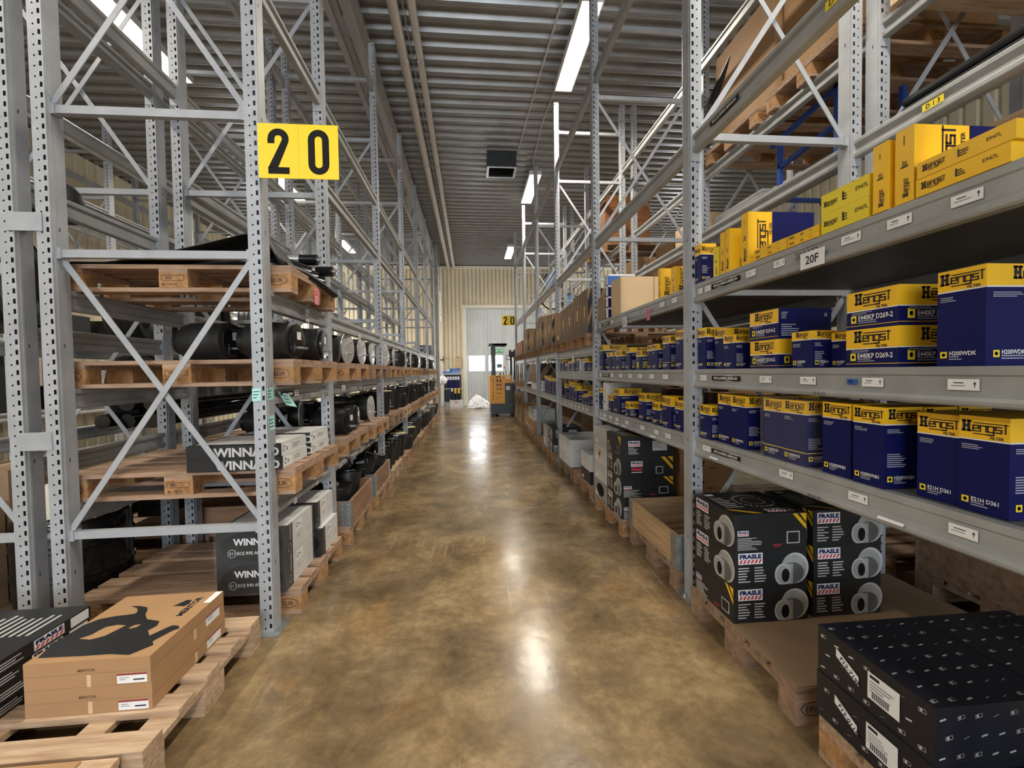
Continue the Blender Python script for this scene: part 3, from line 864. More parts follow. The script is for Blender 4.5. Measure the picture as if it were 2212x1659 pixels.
# middle shelf, first bay (near to far)
z3 = S3 + .0005
shelf_row(z3, [
    (1.002, 1.118, 1.611, 1.300, .26, dict(code='H200WDK', band=.215, label='tallest navy carton with yellow top at right end of eye-level shelf', t2=False)),
    (1.228, 1.418, 1.479, 1.300, .27, dict(code='E440KP D269-2', band=.50, flat=True, t2=False, label='wide navy carton, lower of two at right on eye-level shelf')),
    (1.230, 1.417, 1.604, 1.301, .27, dict(code='E440KP D269-2', band=.50, flat=True, t2=False, z0=1.4795, label='wide navy carton, upper of two at right on eye-level shelf')),
    (1.470, 1.560, 1.482, 1.370, .10, dict(label='small navy carton half hidden between wide pair and front cartons, eye-level shelf')),
    (1.567, 1.678, 1.495, 1.300, .094, dict(label='small squat navy carton in front of two stacked ones, eye-level shelf')),
    (1.757, 1.948, 1.477, 1.302, .24, dict(code='E445KP D314-2', band=.5, flat=True, t2=False, label='navy carton, lower of the middle stack on eye-level shelf')),
    (1.758, 1.948, 1.606, 1.300, .24, dict(code='E445KP D314-2', band=.45, flat=True, nc=True, z0=1.4775, label='navy carton with text on its side, upper of the middle stack, eye-level shelf')),
    (2.063, 2.165, 1.521, 1.300, .078, dict(sticker=False, label='small dark navy carton with white sticker, left part of eye-level shelf')),
    (2.190, 2.300, 1.565, 1.330, .18, dict(label='navy carton standing behind the small one, left part of eye-level shelf')),
    (2.339, 2.420, 1.583, 1.300, .109, dict(label='navy carton beside the grey post at left end of eye-level shelf')),
], '')
z4 = S4 + .0005
C4 = dict(band=.235)
shelf_row(z4, [
    (.969, 1.084, 1.220, 1.330, .22, dict(code='E21H D361', band=.235, label='tall navy carton, nearest on the lowest right shelf')),
    (1.088, 1.204, 1.216, 1.338, .20, dict(code='E21H D361', band=.235, label='tall navy carton with small print, second from near end of lowest shelf')),
    (1.272, 1.386, 1.224, 1.298, .133, dict(code='H200WN01', band=.205)),
    (1.400, 1.524, 1.226, 1.304, .133, dict(code='H200WN01', band=.205)),
    (1.598, 1.725, 1.222, 1.299, .12, dict(code='H200W20', band=.20, stripe=True, label='shrink-wrapped navy carton, right one of the wrapped pair')),
    (1.730, 1.857, 1.220, 1.305, .12, dict(code='H200W20', band=.20, stripe=True, label='shrink-wrapped navy carton, left one of the wrapped pair')),
    (1.978, 2.106, 1.218, 1.306, .12, dict(code='H200WN2', band=.195)),
    (2.110, 2.240, 1.220, 1.315, .12, dict(code='H200WN2', band=.195)),
    (2.284, 2.400, 1.152, 1.300, .09, dict(code='H107W', band=.27, label='short navy carton beside the post, left end of lowest right shelf')),
], 'lowest shelf, nearest right bay')
DEEP = [(.969, 1.084, 1.216, 1.56, z4), (1.088, 1.204, 1.214, 1.545, z4), (1.272, 1.386, 1.222, 1.436, z4), (1.272, 1.386, 1.222, 1.56, z4), (1.598, 1.725, 1.218, 1.45, z4), (1.978, 2.106, 1.216, 1.43, z4), (1.978, 2.106, 1.216, 1.556, z4),
        (1.567, 1.678, 1.492, 1.40, z3), (2.339, 2.45, 1.58, 1.415, z3), (1.002, 1.118, 1.609, 1.565, z3)]
for i, (y0, y1, zt, x0, zb_) in enumerate(DEEP):
    carton(x0, y0, zb_, x0 + .118, y1, zt, 'R', filt(.2, 'H200W'), NAVY, 'filter_carton', f'navy carton in the dark second row behind others, {ORD[i]} of those in nearest right bay', 'box', FG, split=(.2, YEL))
# clear film round the wrapped pair
fm_ = bpy.data.materials.new('clear_shrink_film'); fm_.use_nodes = True
nt = fm_.node_tree; bs = nt.nodes['Principled BSDF']; bs.inputs['Roughness'].default_value = .12
bs.inputs['Base Color'].default_value = (.9, .9, .9, 1); bs.inputs['Alpha'].default_value = .055
nz = nt.nodes.new('ShaderNodeTexNoise'); nz.inputs['Scale'].default_value = 22; nz.inputs['Detail'].default_value = 3; nz.inputs['Distortion'].default_value = 2
bp = nt.nodes.new('ShaderNodeBump'); bp.inputs['Strength'].default_value = .9; bp.inputs['Distance'].default_value = .02
nt.links.new(nz.outputs['Fac'], bp.inputs['Height']); nt.links.new(bp.outputs[0], bs.inputs['Normal'])
FILM = fm_
def film(x0, y0, z0, x1, y1, z1, label, jit=.003, n=8):
    a = MB(); rr = random.Random(int(x0 * 1000 + y0 * 777))
    pts = {}
    def P(x, y, z):
        k = (round(x, 4), round(y, 4), round(z, 4))
        if k not in pts: pts[k] = Vector((x + rr.uniform(-jit, 0) if x < (x0 + x1) / 2 else x + rr.uniform(0, jit), y + rr.uniform(-jit, jit) * .4, z + rr.uniform(0, jit)))
        return pts[k]
    for (p, q) in (((x0, y0), (x1, y0)), ((x0, y1), (x0, y0)), ((x1, y0), (x1, y1)), ((x1, y1), (x0, y1))):
        for i in range(n):
            for j in range(n):
                u0, u1, v0, v1 = i / n, (i + 1) / n, j / n, (j + 1) / n
                g = lambda u, v: P(p[0] + (q[0] - p[0]) * u, p[1] + (q[1] - p[1]) * u, z0 + (z1 - z0) * v)
                a.poly([g(u0, v0), g(u1, v0), g(u1, v1), g(u0, v1)], FILM)
    for i in range(n):
        for j in range(n):
            g = lambda u, v: P(x0 + (x1 - x0) * u, y0 + (y1 - y0) * v, z1)
            a.poly([g(i / n, j / n), g((i + 1) / n, j / n), g((i + 1) / n, (j + 1) / n), g(i / n, (j + 1) / n)], FILM)
    return tag(a.build('shrink_film', smooth=True), label, 'plastic film')
film(1.293, 1.592, S4 + .001, 1.434, 1.862, 1.229, 'clear shrink film around the pair of navy cartons on lowest shelf')
# bay 2, middle shelf
shelf_row(z3, [
    (2.577, 2.694, 1.595, 1.300, .12, dict(label='tall navy carton right behind the grey post, second bay middle shelf')),
    (2.776, 2.884, 1.575, 1.300, .10, dict(stripe=True)), (2.972, 3.060, 1.532, 1.300, .12), (3.064, 3.153, 1.530, 1.302, .12),
    (3.261, 3.369, 1.501, 1.300, .10, dict(sticker=True, band=.30, label='navy carton with a yellow sticker, second bay middle shelf')),
    (3.495, 3.596, 1.536, 1.300, .20), (3.715, 3.845, 1.521, 1.300, .10, dict(band=.28)), (3.856, 3.967, 1.518, 1.303, .10), (3.974, 4.120, 1.518, 1.300, .10),
    (4.225, 4.330, 1.599, 1.300, .24)], 'second right bay, middle shelf')
shelf_row(z4, [
    (2.614, 2.727, 1.155, 1.310, .10, dict(band=.28)), (2.752, 2.885, 1.176, 1.296, .22, dict(band=.30)), (2.945, 3.054, 1.125, 1.297, .09, dict(stripe=True, band=.34)),
    (3.182, 3.310, 1.175, 1.297, .123, dict(band=.28)), (3.514, 3.605, 1.089, 1.296, .096, dict(band=.45, label='lowest squat navy carton on the low shelf of the second bay')),
    (3.755, 3.915, 1.189, 1.300, .20, dict(band=.27)), (3.960, 4.070, 1.122, 1.300, .09, dict(band=.33)), (4.300, 4.375, 1.172, 1.300, .07, dict(band=.2, label='slim navy carton at the far end of the second bay low shelf'))],
    'second right bay, low shelf')
a = MB(); a.box(1.30, 4.150, z4, 1.55, 4.245, 1.232, WBOX)
f = Fr((1.30, 4.245, z4), (0, -1, 0), (0, 0, 1), a); f.rect(.03, .09, .065, .20, YELL); f.rect(.03, .07, .065, .09, INK)
tag(a.build('lever_arch_file'), 'tall white file standing between navy cartons on second bay low shelf', 'file')
a = MB(); a.box(1.60, 3.62, z4, 1.612, 4.30, 1.25, GREYP); tag(a.build('grey_board'), 'grey board leaning upright behind navy cartons on second bay low shelf', 'board')
# bay 3
z5 = T3b + .0005
shelf_row(z5, [(4.900, 4.986, 1.488, 1.300, .18, dict(band=.32)), (5.223, 5.345, 1.515, 1.300, .09, dict(stripe=True)), (5.440, 5.52, 1.486, 1.300, .08), (5.562, 5.66, 1.478, 1.300, .08), (5.706, 5.79, 1.478, 1.302, .08),
    (5.915, 5.99, 1.455, 1.300, .07, dict(band=.35)), (6.051, 6.12, 1.517, 1.300, .18), (6.23, 6.29, 1.500, 1.300, .06)], 'third right bay, upper shelf')
for i, y in enumerate((5.005, 5.19, 5.38, 5.545, 5.682, 5.80, 6.015, 6.135)):
    if i in (1, 3, 5, 7) or i == 0:
        a = MB(); a.box(1.304, y, z5, 1.50, y + .022, z5 + (.14, .15, .12, .125, .13, .12, .15, .15)[i], WBOX)
        tag(a.build('white_sleeve'), f'thin white cardboard sleeve, {ORD[i]} along the third bay upper shelf', 'sleeve', 'thin white sleeves between cartons')
z6 = S4 + .0005
shelf_row(z6, [(4.765, 4.868, 1.117, 1.31, .08, dict(band=.3)), (4.890, 4.990, 1.086, 1.31, .07, dict(band=.3)), (5.012, 5.104, 1.073, 1.31, .07, dict(band=.3)), (5.351, 5.494, 1.163, 1.31, .24, dict(band=.3)),
    (5.514, 5.660, 1.190, 1.31, .09), (5.686, 5.812, 1.203, 1.31, .09), (5.957, 6.09, 1.170, 1.31, .09, dict(band=.25))], 'third right bay, low shelf')
z7 = T4b + .0005
shelf_row(z7, [(6.731, 6.855, 1.235, 1.31, .08, dict(band=.16)), (6.90, 7.05, 1.233, 1.31, .09, dict(band=.16)), (7.135, 7.31, 1.229, 1.31, .09, dict(band=.16)), (7.342, 7.50, 1.240, 1.31, .09, dict(band=.16)),
    (7.535, 7.75, 1.267, 1.31, .09, dict(band=.16))], 'fourth right bay, low shelf')
carton(1.31, 8.045, z7, 1.37, 8.19, 1.17, 'R', lambda A, C, T, w_, l, h: (A.rect(0, h * .3, l, h * .45, BLUE), A.rect(0, h * .65, l, h * .9, BLUE)), WBOX, 'small_carton', 'small white carton with blue bands beside the fourth right post')
# top shelf, first bay (yellow cartons)
z2 = S2 + .0005
YG = 'yellow filter cartons on the top right shelf'
def yc(x0, y0, z0, x1, y1, z1, d, label, m=YEL): carton(x0, y0, z0, x1, y1, z1, 'R', d, m, 'filter_carton', label, 'box', YG)
carton(1.285, 2.358, z2, 1.375, 2.42, 2.050, 'R', filt(.27, 'H14W'), NAVY, 'filter_carton', 'navy carton with yellow top beside the post on the top shelf', 'box', FG, split=(.27, YEL))
yc(1.285, 2.184, z2, 1.40, 2.230, 1.984, vert(False), 'short yellow carton next to the navy one, top right shelf', YELL)
yc(1.285, 2.129, z2, 1.40, 2.167, 2.043, vert(False), 'slim yellow carton, left of the two slim ones, top shelf')
yc(1.285, 2.084, z2, 1.43, 2.122, 2.046, vert(True), 'slim yellow carton with upright lettering on its wide side, top shelf')
yc(1.285, 1.939, z2, 1.61, 1.990, 2.075, vert(True, .36), 'tall yellow and navy carton on end, farther of two, top shelf')
yc(1.280, 1.684, z2, 1.42, 1.888, 1.8575, flaty, 'thin flat yellow carton, lower of far flat pair, top shelf')
yc(1.280, 1.686, 1.858, 1.42, 1.890, 1.881, flaty, 'thin flat yellow carton, upper of far flat pair, top shelf')
yc(1.280, 1.523, z2, 1.42, 1.677, 1.8565, flaty, 'thin flat yellow carton, lower of near flat pair, top shelf')
yc(1.280, 1.523, 1.857, 1.42, 1.677, 1.879, flaty, 'thin flat yellow carton, upper of near flat pair, top shelf')
yc(1.282, 1.317, z2, 1.45, 1.509, 1.904, flaty, 'lemon yellow carton, lower of two stacked, top shelf', YELL)
yc(1.282, 1.316, 1.9045, 1.45, 1.510, 1.974, flaty, 'lemon yellow carton, upper of two stacked, top shelf', YELL)
yc(1.280, 1.250, z2, 1.52, 1.300, 2.044, vert(False), 'tall yellow carton on end beside the lemon stack, top shelf')
yc(1.300, 1.236, z2, 1.52, 1.2485, 2.040, vert(False), 'thin yellow sleeve pressed against a tall carton, top shelf')
yc(1.282, 1.172, z2, 1.60, 1.228, 2.050, vert(True, .55), 'tall yellow and navy carton on end, nearer of two, top shelf')
yc(1.280, .941, z2, 1.44, 1.164, 1.884, flaty, 'long flat yellow carton, lower of two at the right edge, top shelf')
yc(1.278, .930, 1.8845, 1.44, 1.160, 1.930, flaty, 'long flat yellow carton, upper of two at the right edge, top shelf')
# top shelf, bay 2
a = MB(); a.box(1.288, 4.16, z2, 1.300, 4.36, 2.07, KRAFTD); tag(a.build('folded_cardboard'), 'dull brown cardboard sheet beside second right post, top shelf', 'cardboard')
for i in range(4):
    zb = z2 + i * .104
    carton(1.30, 4.052, zb, 1.56, 4.15, zb + .103, 'R', lambda A, C, T, w_, l, h: (A.rect(l * .3, h * .12, l * .92, h * .88, WHITE), A.L.__class__, A.rect(0, h * .88, l, h, WHITE), C.rect(0, h * .85, w_, h, WHITE)),
           BLUE if i == 3 else NAVY, 'label_carton', f'blue and white carton, {("lowest", "second lowest", "second highest", "top bright blue")[i]} of stack beside the big cardboard box', 'box', 'stack of blue and white cartons')
a = MB(); a.box(1.296, 3.70, z2, 1.66, 3.955, 2.155, KRAFTL)
f = Fr((1.296, 3.70, z2), (1, 0, 0), (0, 0, 1), a); f.rect(.29, 0, .30, .32, KRAFT)
a.poly([(1.66, 3.70, z2), (1.72, 3.60, z2), (1.72, 3.60, 2.13), (1.66, 3.70, 2.155)], KRAFTL); a.poly([(1.66, 3.702, 2.155), (1.72, 3.602, 2.13), (1.72, 3.602, z2), (1.66, 3.702, z2)], KRAFTL)
tag(a.build('cardboard_box'), 'large pale cardboard box on the top shelf of the second right bay', 'box')
yc(1.29, 2.890, z2, 1.37, 2.93, 2.036, vert(True), 'yellow carton on end, left of the pair in the second bay top shelf')
yc(1.29, 2.680, z2, 1.38, 2.735, 2.000, vert(True), 'yellow carton on end next to the post, second bay top shelf')
# ---- labels on the right rack's shelf beams
def beam_label(beam, y0, y1, zc, h, mt, x=None, text=None, name='price_label', arrow=True, lip=False):
    p = beam.parent
    a = MB(); X = (x if x else 1.2835)
    if lip: a.poly([(1.2735, y1, zc + h), (1.2735, y0, zc + h), (1.268, y0, zc - h), (1.268, y1, zc - h)], mt); a.poly([(1.2735 + .001, y0, zc + h), (1.2735 + .001, y1, zc + h), (1.269, y1, zc - h), (1.269, y0, zc - h)], mt)
    else: a.box(X, y0, zc - h, X + .0014, y1, zc + h, mt)
    f = Fr((X, y1, zc - h), (0, -1, 0), (0, 0, 1), a); W, H = y1 - y0, 2 * h
    if not lip:
        if text: f.text(text, W * .08, H * .25, H * .55, WHITE if mt in (INK, BLACK) else INK, 1, sx=min(1, W * .84 / (glyphs(text, 1)[2] * H * .55 / .7)))
        else:
            f.lines(W * .2, H * .62, W * .42, 1, H * .2, INK); f.lines(W * .12, H * .36, W * .62, 1, H * .2, GREYP)
            if arrow: f.pg([(W * .88, H * .8), (W * .83, H * .55), (W * .93, H * .55)], INK); f.rect(W * .87, H * .25, W * .89, H * .6, INK)
    o = bpy.data.objects.new(name, a.data(name, tuple(beam.location + p.location))); col.objects.link(o); o.parent = beam
def labels(beam, lst, zt, text=None):
    for it in lst: beam_label(beam, min(it[0], it[1]), max(it[0], it[1]), zt - .048, .0145, WHITE)
labels(bR1[(0, S2)], [(2.385, 2.34), (2.314, 2.255), (2.202, 2.145), (2.076, 2.035), (1.951, 1.885), (1.764, 1.70), (1.423, 1.348), (1.255, 1.18), (1.074, 1.0)], S2)
labels(bR1[(0, S3)], [(2.362, 2.30), (2.125, 2.064), (1.855, 1.779), (1.612, 1.535), (1.338, 1.264), (1.076, 1.002)], S3)
labels(bR1[(0, S4)], [(2.339, 2.261), (2.085, 2.009), (1.727, 1.651), (1.388, 1.315), (1.069, 1.0)], S4)
labels(bR1[(1, S2)], [(4.29, 4.25), (4.122, 4.05), (3.919, 3.86), (2.892, 2.818), (2.712, 2.643)], S2)
labels(bR1[(1, S3)], [(4.29, 4.231), (3.961, 3.878), (3.722, 3.649), (3.49, 3.423), (3.29, 3.213), (3.07, 2.99), (2.849, 2.773)], S3)
labels(bR1[(1, S4)], [(4.29, 4.25), (4.188, 4.11), (4.007, 3.929), (3.828, 3.75), (3.578, 3.509), (3.249, 3.173), (2.996, 2.923), (2.814, 2.739)], S4)
for b_, y0_, n_ in ((2, 4.75, 7), (3, 6.7, 7)):
    for i in range(n_):
        y = y0_ + i * .19
        labels(bR1[(b_, T3c if b_ == 2 else T4b)], [(y, y + .07)], T3c if b_ == 2 else T4b)
for (bay, zt) in ((0, S2), (0, S3), (0, S4), (0, UP), (1, S2), (1, S3)):
    y0 = YR[bay] + 1.54 if bay == 0 else YR[bay] + 1.56
    x = 1.2825 if zt < 2.2 else 1.276
    beam_label(bR1[(bay, zt)], y0, y0 + .245, zt - (.048 if zt < 2.2 else .046), .012, BLACK, x=x + .0005, text='MAX.2x1000KG./BÄRPLAN', name='load_label')
for y0, y1 in ((1.266, 1.181), (2.25, 2.17)): beam_label(bR1[(0, S4)], y1, y0, S4 - .083, .004, WHITE, lip=True)
for y0, y1 in ((4.25, 4.165), (4.15, 4.06), (3.81, 3.72), (3.635, 3.54), (3.046, 2.943)): beam_label(bR1[(1, S4)], y1, y0, S4 - .083, .004, WHITE, lip=True)
beam_label(bR1[(0, S3)], 1.359, 1.396, S3 - .048, .009, BLUE, text='103', name='blue_label')
def card(beam, y0, y1, z0, z1, mt, text=None, name='hanging_card', x=1.2715):
    a = MB(); a.box(x - .0015, y0, z0, x, y1, z1, mt)
    f = Fr((x - .0015, y1, z0), (0, -1, 0), (0, 0, 1), a); W, H = y1 - y0, z1 - z0
    if text: f.text(text, W / 2, H * .26, H * .5, INK, 1, center=True)
    else: f.lines(W * .15, H * .75, W * .7, 4, H * .17, INK)
    o = bpy.data.objects.new(name, a.data(name, tuple(beam.location + beam.parent.location))); col.objects.link(o); o.parent = beam
card(bR1[(0, S2)], 1.481, 1.596, S2 - .108, S2 - .047, WHITE, '20F')
card(bR1[(1, S2)], 3.49, 3.59, S2 - .13, S2 - .05, WHITE)
card(bR1[(1, S2)], 3.03, 3.08, S2 - .13, S2 - .04, PINK, name='pink_note')
card(bR1[(2, T3)], 5.35, 5.43, T3 - .14, T3 - .07, WHITE)
card(bR1[(3, T4)], 7.25, 7.33, T4 - .14, T4 - .07, WHITE)
def hand(beam, t, y, z, h, x):
    a = MB(); f = Fr((x, y, z), (0, -1, 0), (-.08, 0, 1), a); f.text(t, 0, 0, h, INK, 0)
    o = bpy.data.objects.new('handwritten_mark', a.data('handwritten_mark', tuple(beam.location + beam.parent.location))); col.objects.link(o); o.parent = beam
hand(bR1[(0, S2)], '20A102', 1.637, S2 - .060, .026, 1.2815)
hand(bR1[(0, S3)], '20 A1 03', 1.533, S3 - .098, .011, 1.272)
hand(bR1[(0, S4)], '20 A1 04', 1.556, S4 - .098, .012, 1.272)
def yellow_code(X, y0, y1, zc, t):
    a = MB(); a.box(X, y0, zc - .017, X + .0012, y1, zc + .017, YELL); f = Fr((X, y1, zc - .017), (0, -1, 0), (0, 0, 1), a); f.text(t, (y1 - y0) / 2, .007, .021, INK, 1, center=True); a.build('level_label', R1)
yellow_code(2.261, 1.93, 2.03, UP - .052, 'D 1 3'); yellow_code(1.2765, 1.39, 1.49, UP - .052, 'D 0 2')
beam_label(bR1[(0, UP)], 2.16, 2.22, UP - .046, .012, GREYL, x=1.2775, arrow=False)

# ================================================================ RIGHT RACK, FLOOR LEVEL
a = MB(); a.box(1.205, 1.525, .1445, 2.38, 2.315, .149, KRAFTD); tag(a.build('cardboard_sheet'), 'brown cardboard sheet lying on floor pallet, nearest right bay', 'cardboard')
def hatch(F, a, b, w_, h_):                       # white plate, bold name over red slanted bars
    L0 = F.L
    F.rect(a, b, a + w_, b + h_, WHITE); F.L = L0 + 1
    n = 6; s = w_ * .94 / n
    for i in range(n):
        x = a + w_ * .03 + i * s
        F.pg([(x, b + h_ * .08), (x + s * .5, b + h_ * .08), (min(x + s * 1.0, a + w_ * .99), b + h_ * .42), (x + s * .5, b + h_ * .42)], RED)
    g = glyphs('FRASLE', 3)[2]
    F.text('FRASLE', a + w_ * .05, b + h_ * .52, h_ * .36, NAVY, 3, sx=w_ * .9 / (g * h_ * .36 / .7))
    F.L = L0
DRG = mat('drum_print_grey', (.33, .33, .32), .35, var=.2, scale=14); DRD = mat('drum_print_dark', (.10, .10, .10), .35, var=.2, scale=14)
def drum(F, cx, b, r, h):
    L0 = F.L
    def el(a_, b_, ra, rb, m, k):
        F.L = L0 + k
        F.pg([(a_ + ra * math.cos(2 * PI * i / 24), max(b, b_ + rb * math.sin(2 * PI * i / 24))) for i in range(24)], m)
    el(cx + r * .32, b + h * .46, r * .78, h * .46, GREYL, 0); el(cx + r * .24, b + h * .44, r * .74, h * .42, DRG, 1)
    el(cx + r * .15, b + h * .32, r * .66, h * .32, DRD, 2); F.L = L0 + 3; F.rect(cx - r * .45, b, cx + r * .2, b + h * .6, DRG)
    el(cx - r * .38, b + h * .30, r * .46, h * .32, GREYL, 4); el(cx - r * .36, b + h * .30, r * .40, h * .27, DRG, 5); el(cx - r * .24, b + h * .27, r * .22, h * .20, BLACK, 6)
    F.L = L0
def fr(ka, kc):
    def face(F, W, h, k):
        if k == 'drum':
            hatch(F, W * .06, h * .62, W * .33, h * .31)
            for i in range(2): F.lines(W * (.06 + .22 * i), h * .50, W * .17, 6, h * .075, GREYL)
            F.L = 2; drum(F, W * .755, h * .02, W * .245, h * .94); F.L = 1
        elif k == 'info':
            hatch(F, W * .05, h * .40, W * .15, h * .15); F.lines(W * .05, h * .33, W * .34, 8, h * .045, GREYL)
            F.rect(W * .72, h * .14, W * .90, h * .48, GREYL); F.L = 2; F.rect(W * .735, h * .17, W * .885, h * .45, CHAR); F.L = 1
            F.pg([(W * .80, h * .97), (W * .86, h * .97), (W * .99, h * .62), (W * .99, h * .80)][0:2] + [(W * .99, h * .66), (W * .99, h * .52)], YEL)
            F.pg([(W * .90, h * .97), (W * .99, h * .97), (W * .99, h * .72)], YEL)
            F.lines(W * .54, h * .12, W * .15, 2, h * .05, RED)
        elif k == 'label':
            hatch(F, W * .14, h * .5, W * .22, h * .27); F.lines(W * .14, h * .42, W * .2, 5, h * .07, GREYL); F.rect(W * .60, h * .28, W * .88, h * .75, WBOX)
            F.L = 2; F.lines(W * .62, h * .64, W * .2, 3, h * .1, GREYP); F.L = 1
        elif k == 'red':
            hatch(F, W * .19, h * .5, W * .22, h * .28); F.rect(W * .20, h * .30, W * .40, h * .42, RED); F.lines(W * .20, h * .2, W * .2, 1, h * .08, WHITE)
            F.rect(W * .66, h * .12, W * .80, h * .5, GREYL); F.L = 2; F.rect(W * .675, h * .15, W * .785, h * .46, CHAR); F.L = 1
            F.pg([(W * .76, h * .98), (W * .84, h * .98), (W * .99, h * .5), (W * .99, h * .3)], YEL); F.pg([(W * .89, h * .98), (W * .99, h * .98), (W * .99, h * .7)], YEL)
    def d(A, C, T, w_, l, h):
        face(A, l, h, ka); face(C, w_, h, kc)
        T.line([(w_ * .62 + w_ * .26 * math.cos(i * PI / 12), l * .55 + l * .26 * math.sin(i * PI / 12)) for i in range(25)], .012, DRG)
        T.L = 2; T.line([(w_ * .62 + w_ * .15 * math.cos(i * PI / 12), l * .55 + l * .15 * math.sin(i * PI / 12)) for i in range(25)], .010, DRG); T.L = 1
        for i in range(7): T.rect(w_ * .08, l * (.30 + .07 * i), w_ * R.uniform(.25, .36), l * (.30 + .07 * i) + l * .025, GREYL)
        T.pg([(w_ * .02, l * .22), (w_ * .10, l * .22), (w_ * .42, l * .03), (w_ * .30, l * .03)], YEL)
        hatch(T, w_ * .52, l * .05, w_ * .36, l * .13)
        T.rect(w_ * .10, l * .84, w_ * .22, l * .93, WBOX)
    return d
SG = 'black brake drum cartons'
def fc(x0, y0, z0, x1, y1, z1, ka, kc, label): return carton(x0, y0, z0, x1, y1, z1, 'R', fr(ka, kc), CHAR, 'drum_carton', label, 'box', SG)
zz = (.150, .3225, .4955, .668)
for i, (ka, kc, nm) in enumerate((('info', 'drum', 'lowest'), ('drum', 'drum', 'middle'), ('drum', 'info', 'topmost'))):
    o = fc(1.215, 1.94, zz[i], 1.582, 2.303, zz[i + 1] - .0008, ka, kc, f'black carton, {nm} of the three stacked beside the nearest right post')
    fc(1.622 + .004 * (i % 2), 1.95, zz[i], 1.978, 2.30, zz[i + 1] - .0008, 'info', 'drum', f'black carton in shadow, {nm} of the inner stack on the cardboard sheet')
zz = (.150, .324, .491, .650, .819)
for i, (ka, kc, nm) in enumerate((('drum', 'info', 'lowest'), ('drum', 'info', 'second lowest'), ('drum', 'red', 'second highest'), ('info', 'label', 'topmost'))):
    fc(1.190, 3.425, zz[i], 1.628, 3.790, zz[i + 1] - .0008, ka, kc, f'black carton, {nm} of tall stack behind the wooden collar')
def plain(lbl=True, blob=None, dark=False):
    def d(A, C, T, w_, l, h):
        A.rect(l * .12, h * .12, l * .34, h * .36, WHITE); A.L = 2
        A.lines(l * .14, h * .28, l * .14, 2, h * .07, GREYP); A.lines(l * .45, h * .7, l * .2, 2, h * .05, GREYP)
        if blob: A.ell(l * .45, h * .62, l * .09, h * .2, YEL, 16); A.rect(l * .40, h * .2, l * .5, h * .6, YEL)
        if dark: A.ell(l * .5, h * .5, l * .28, h * .34, BLACK, 24)
        C.L = 2; C.lines(w_ * .1, h * .3, w_ * .2, 2, h * .06, GREYP)
    return d
for i, (m, dr, nm) in enumerate(((GREYP, plain(dark=True), 'lowest with a black oval'), (GREYL, plain(), 'second lowest'), (WBOX, plain(blob=True), 'second highest with a yellow blot'), (GREYL, plain(), 'topmost'))):
    carton(1.190, 3.80, zz[i], 1.62, 4.195, zz[i + 1] - .0008, 'R', dr, m, 'grey_carton', f'pale grey carton, {nm}, of stack in second right bay', 'box', 'pale grey cartons')
BULL = [(-1.584, 1.728), (-1.61, 1.815), (-1.604, 1.873), (-1.601, 1.937), (-1.572, 1.98), (-1.526, 1.996), (-1.474, 2.003), (-1.451, 2.008), (-1.454, 2.026), (-1.477, 2.055), (-1.517, 2.076), (-1.479, 2.074), (-1.438, 2.058), (-1.419, 2.033), (-1.402, 1.995), (-1.368, 1.955), (-1.305, 1.934), (-1.291, 1.899), (-1.304, 1.866), (-1.273, 1.828), (-1.237, 1.886), (-1.228, 1.894), (-1.201, 1.887), (-1.187, 1.867), (-1.203, 1.854), (-1.234, 1.787), (-1.214, 1.762), (-1.262, 1.708), (-1.335, 1.722), (-1.429, 1.722)]
for i in range(4):
    z0 = .150 + i * .17
    def dk(A, C, T, w_, l, h):
        C.pg([(w_ * .15 + (x + 1.61) * .35, h * .25 + (y - 1.7) * .3) for x, y in BULL][::1], BLACK); C.text('MERITOR', w_ * .55, h * .2, .012, BLACK, 1)
    carton(1.70, 3.46 + .01 * (i % 2), z0, 2.16, 4.10, z0 + .168, 'R', dk, KRAFT, 'brown_carton', f'brown carton with dark animal print, {("lowest", "second lowest", "second highest", "topmost")[i]} of stack deep in second right bay', 'box', 'brown cartons deep in second right bay')
# third bay white cartons
for (x0, y0, x1, y1, zs, ms, nm) in ((1.232, 4.505, 1.70, 4.888, (.150, .285, .461), (CHAR, WBOX), 'by the third right post'), (1.217, 5.354, 1.74, 5.68, (.150, .297, .489), (WBOX, WBOX), 'on farther pallet of third right bay, nearer stack'), (1.212, 5.69, 1.74, 6.03, (.150, .30, .495), (GREYL, WBOX), 'on farther pallet of third right bay, farther stack')):
    for i in range(2):
        carton(x0, y0, zs[i], x1, y1, zs[i + 1] - .0008, 'R', plain(), ms[i], 'pale_carton', f'{"white" if ms[i] is not CHAR else "black"} carton, {("lower", "upper")[i]} of two {nm}', 'box', 'white cartons on the right floor pallets')
# fourth bay
fc(1.180, 6.386, .150, 1.60, 6.76, .335, 'drum', 'info', 'black carton, lower one at the front of fourth right bay floor pallet')
fc(1.182, 6.386, .336, 1.60, 6.76, .520, 'drum', 'label', 'black carton, upper one at the front of fourth right bay floor pallet')
carton(1.185, 6.80, .150, 1.60, 7.19, .50, 'R', plain(), GREYP, 'grey_carton', 'grey wrapped carton behind the two black ones in fourth right bay', 'box')
carton(1.65, 6.50, .150, 2.22, 8.15, .90, 'R', None, mat('brown_octabin', (.20, .125, .06), .8, var=.15, scale=7), 'bulk_bin', 'tall rough brown bulk carton deep in the fourth right bay', 'box')
for k in range(2):
    for j in range(2):
        for i in range(2):
            x0, y0, z0 = 1.21 + .02 * k, 8.46 + k * .9 + j * .40, .150 + i * .235
            carton(x0, y0, z0, x0 + .42, y0 + .385, z0 + .234, 'R', plain(), (KRAFT, WBOX)[i] if k == 0 else KRAFT, 'brown_carton', f'carton, {("lower", "upper")[i]} {("near", "far")[j]} one on {("nearer", "farther")[k]} pallet of fifth right bay', 'box', 'cartons on fifth bay floor pallets')
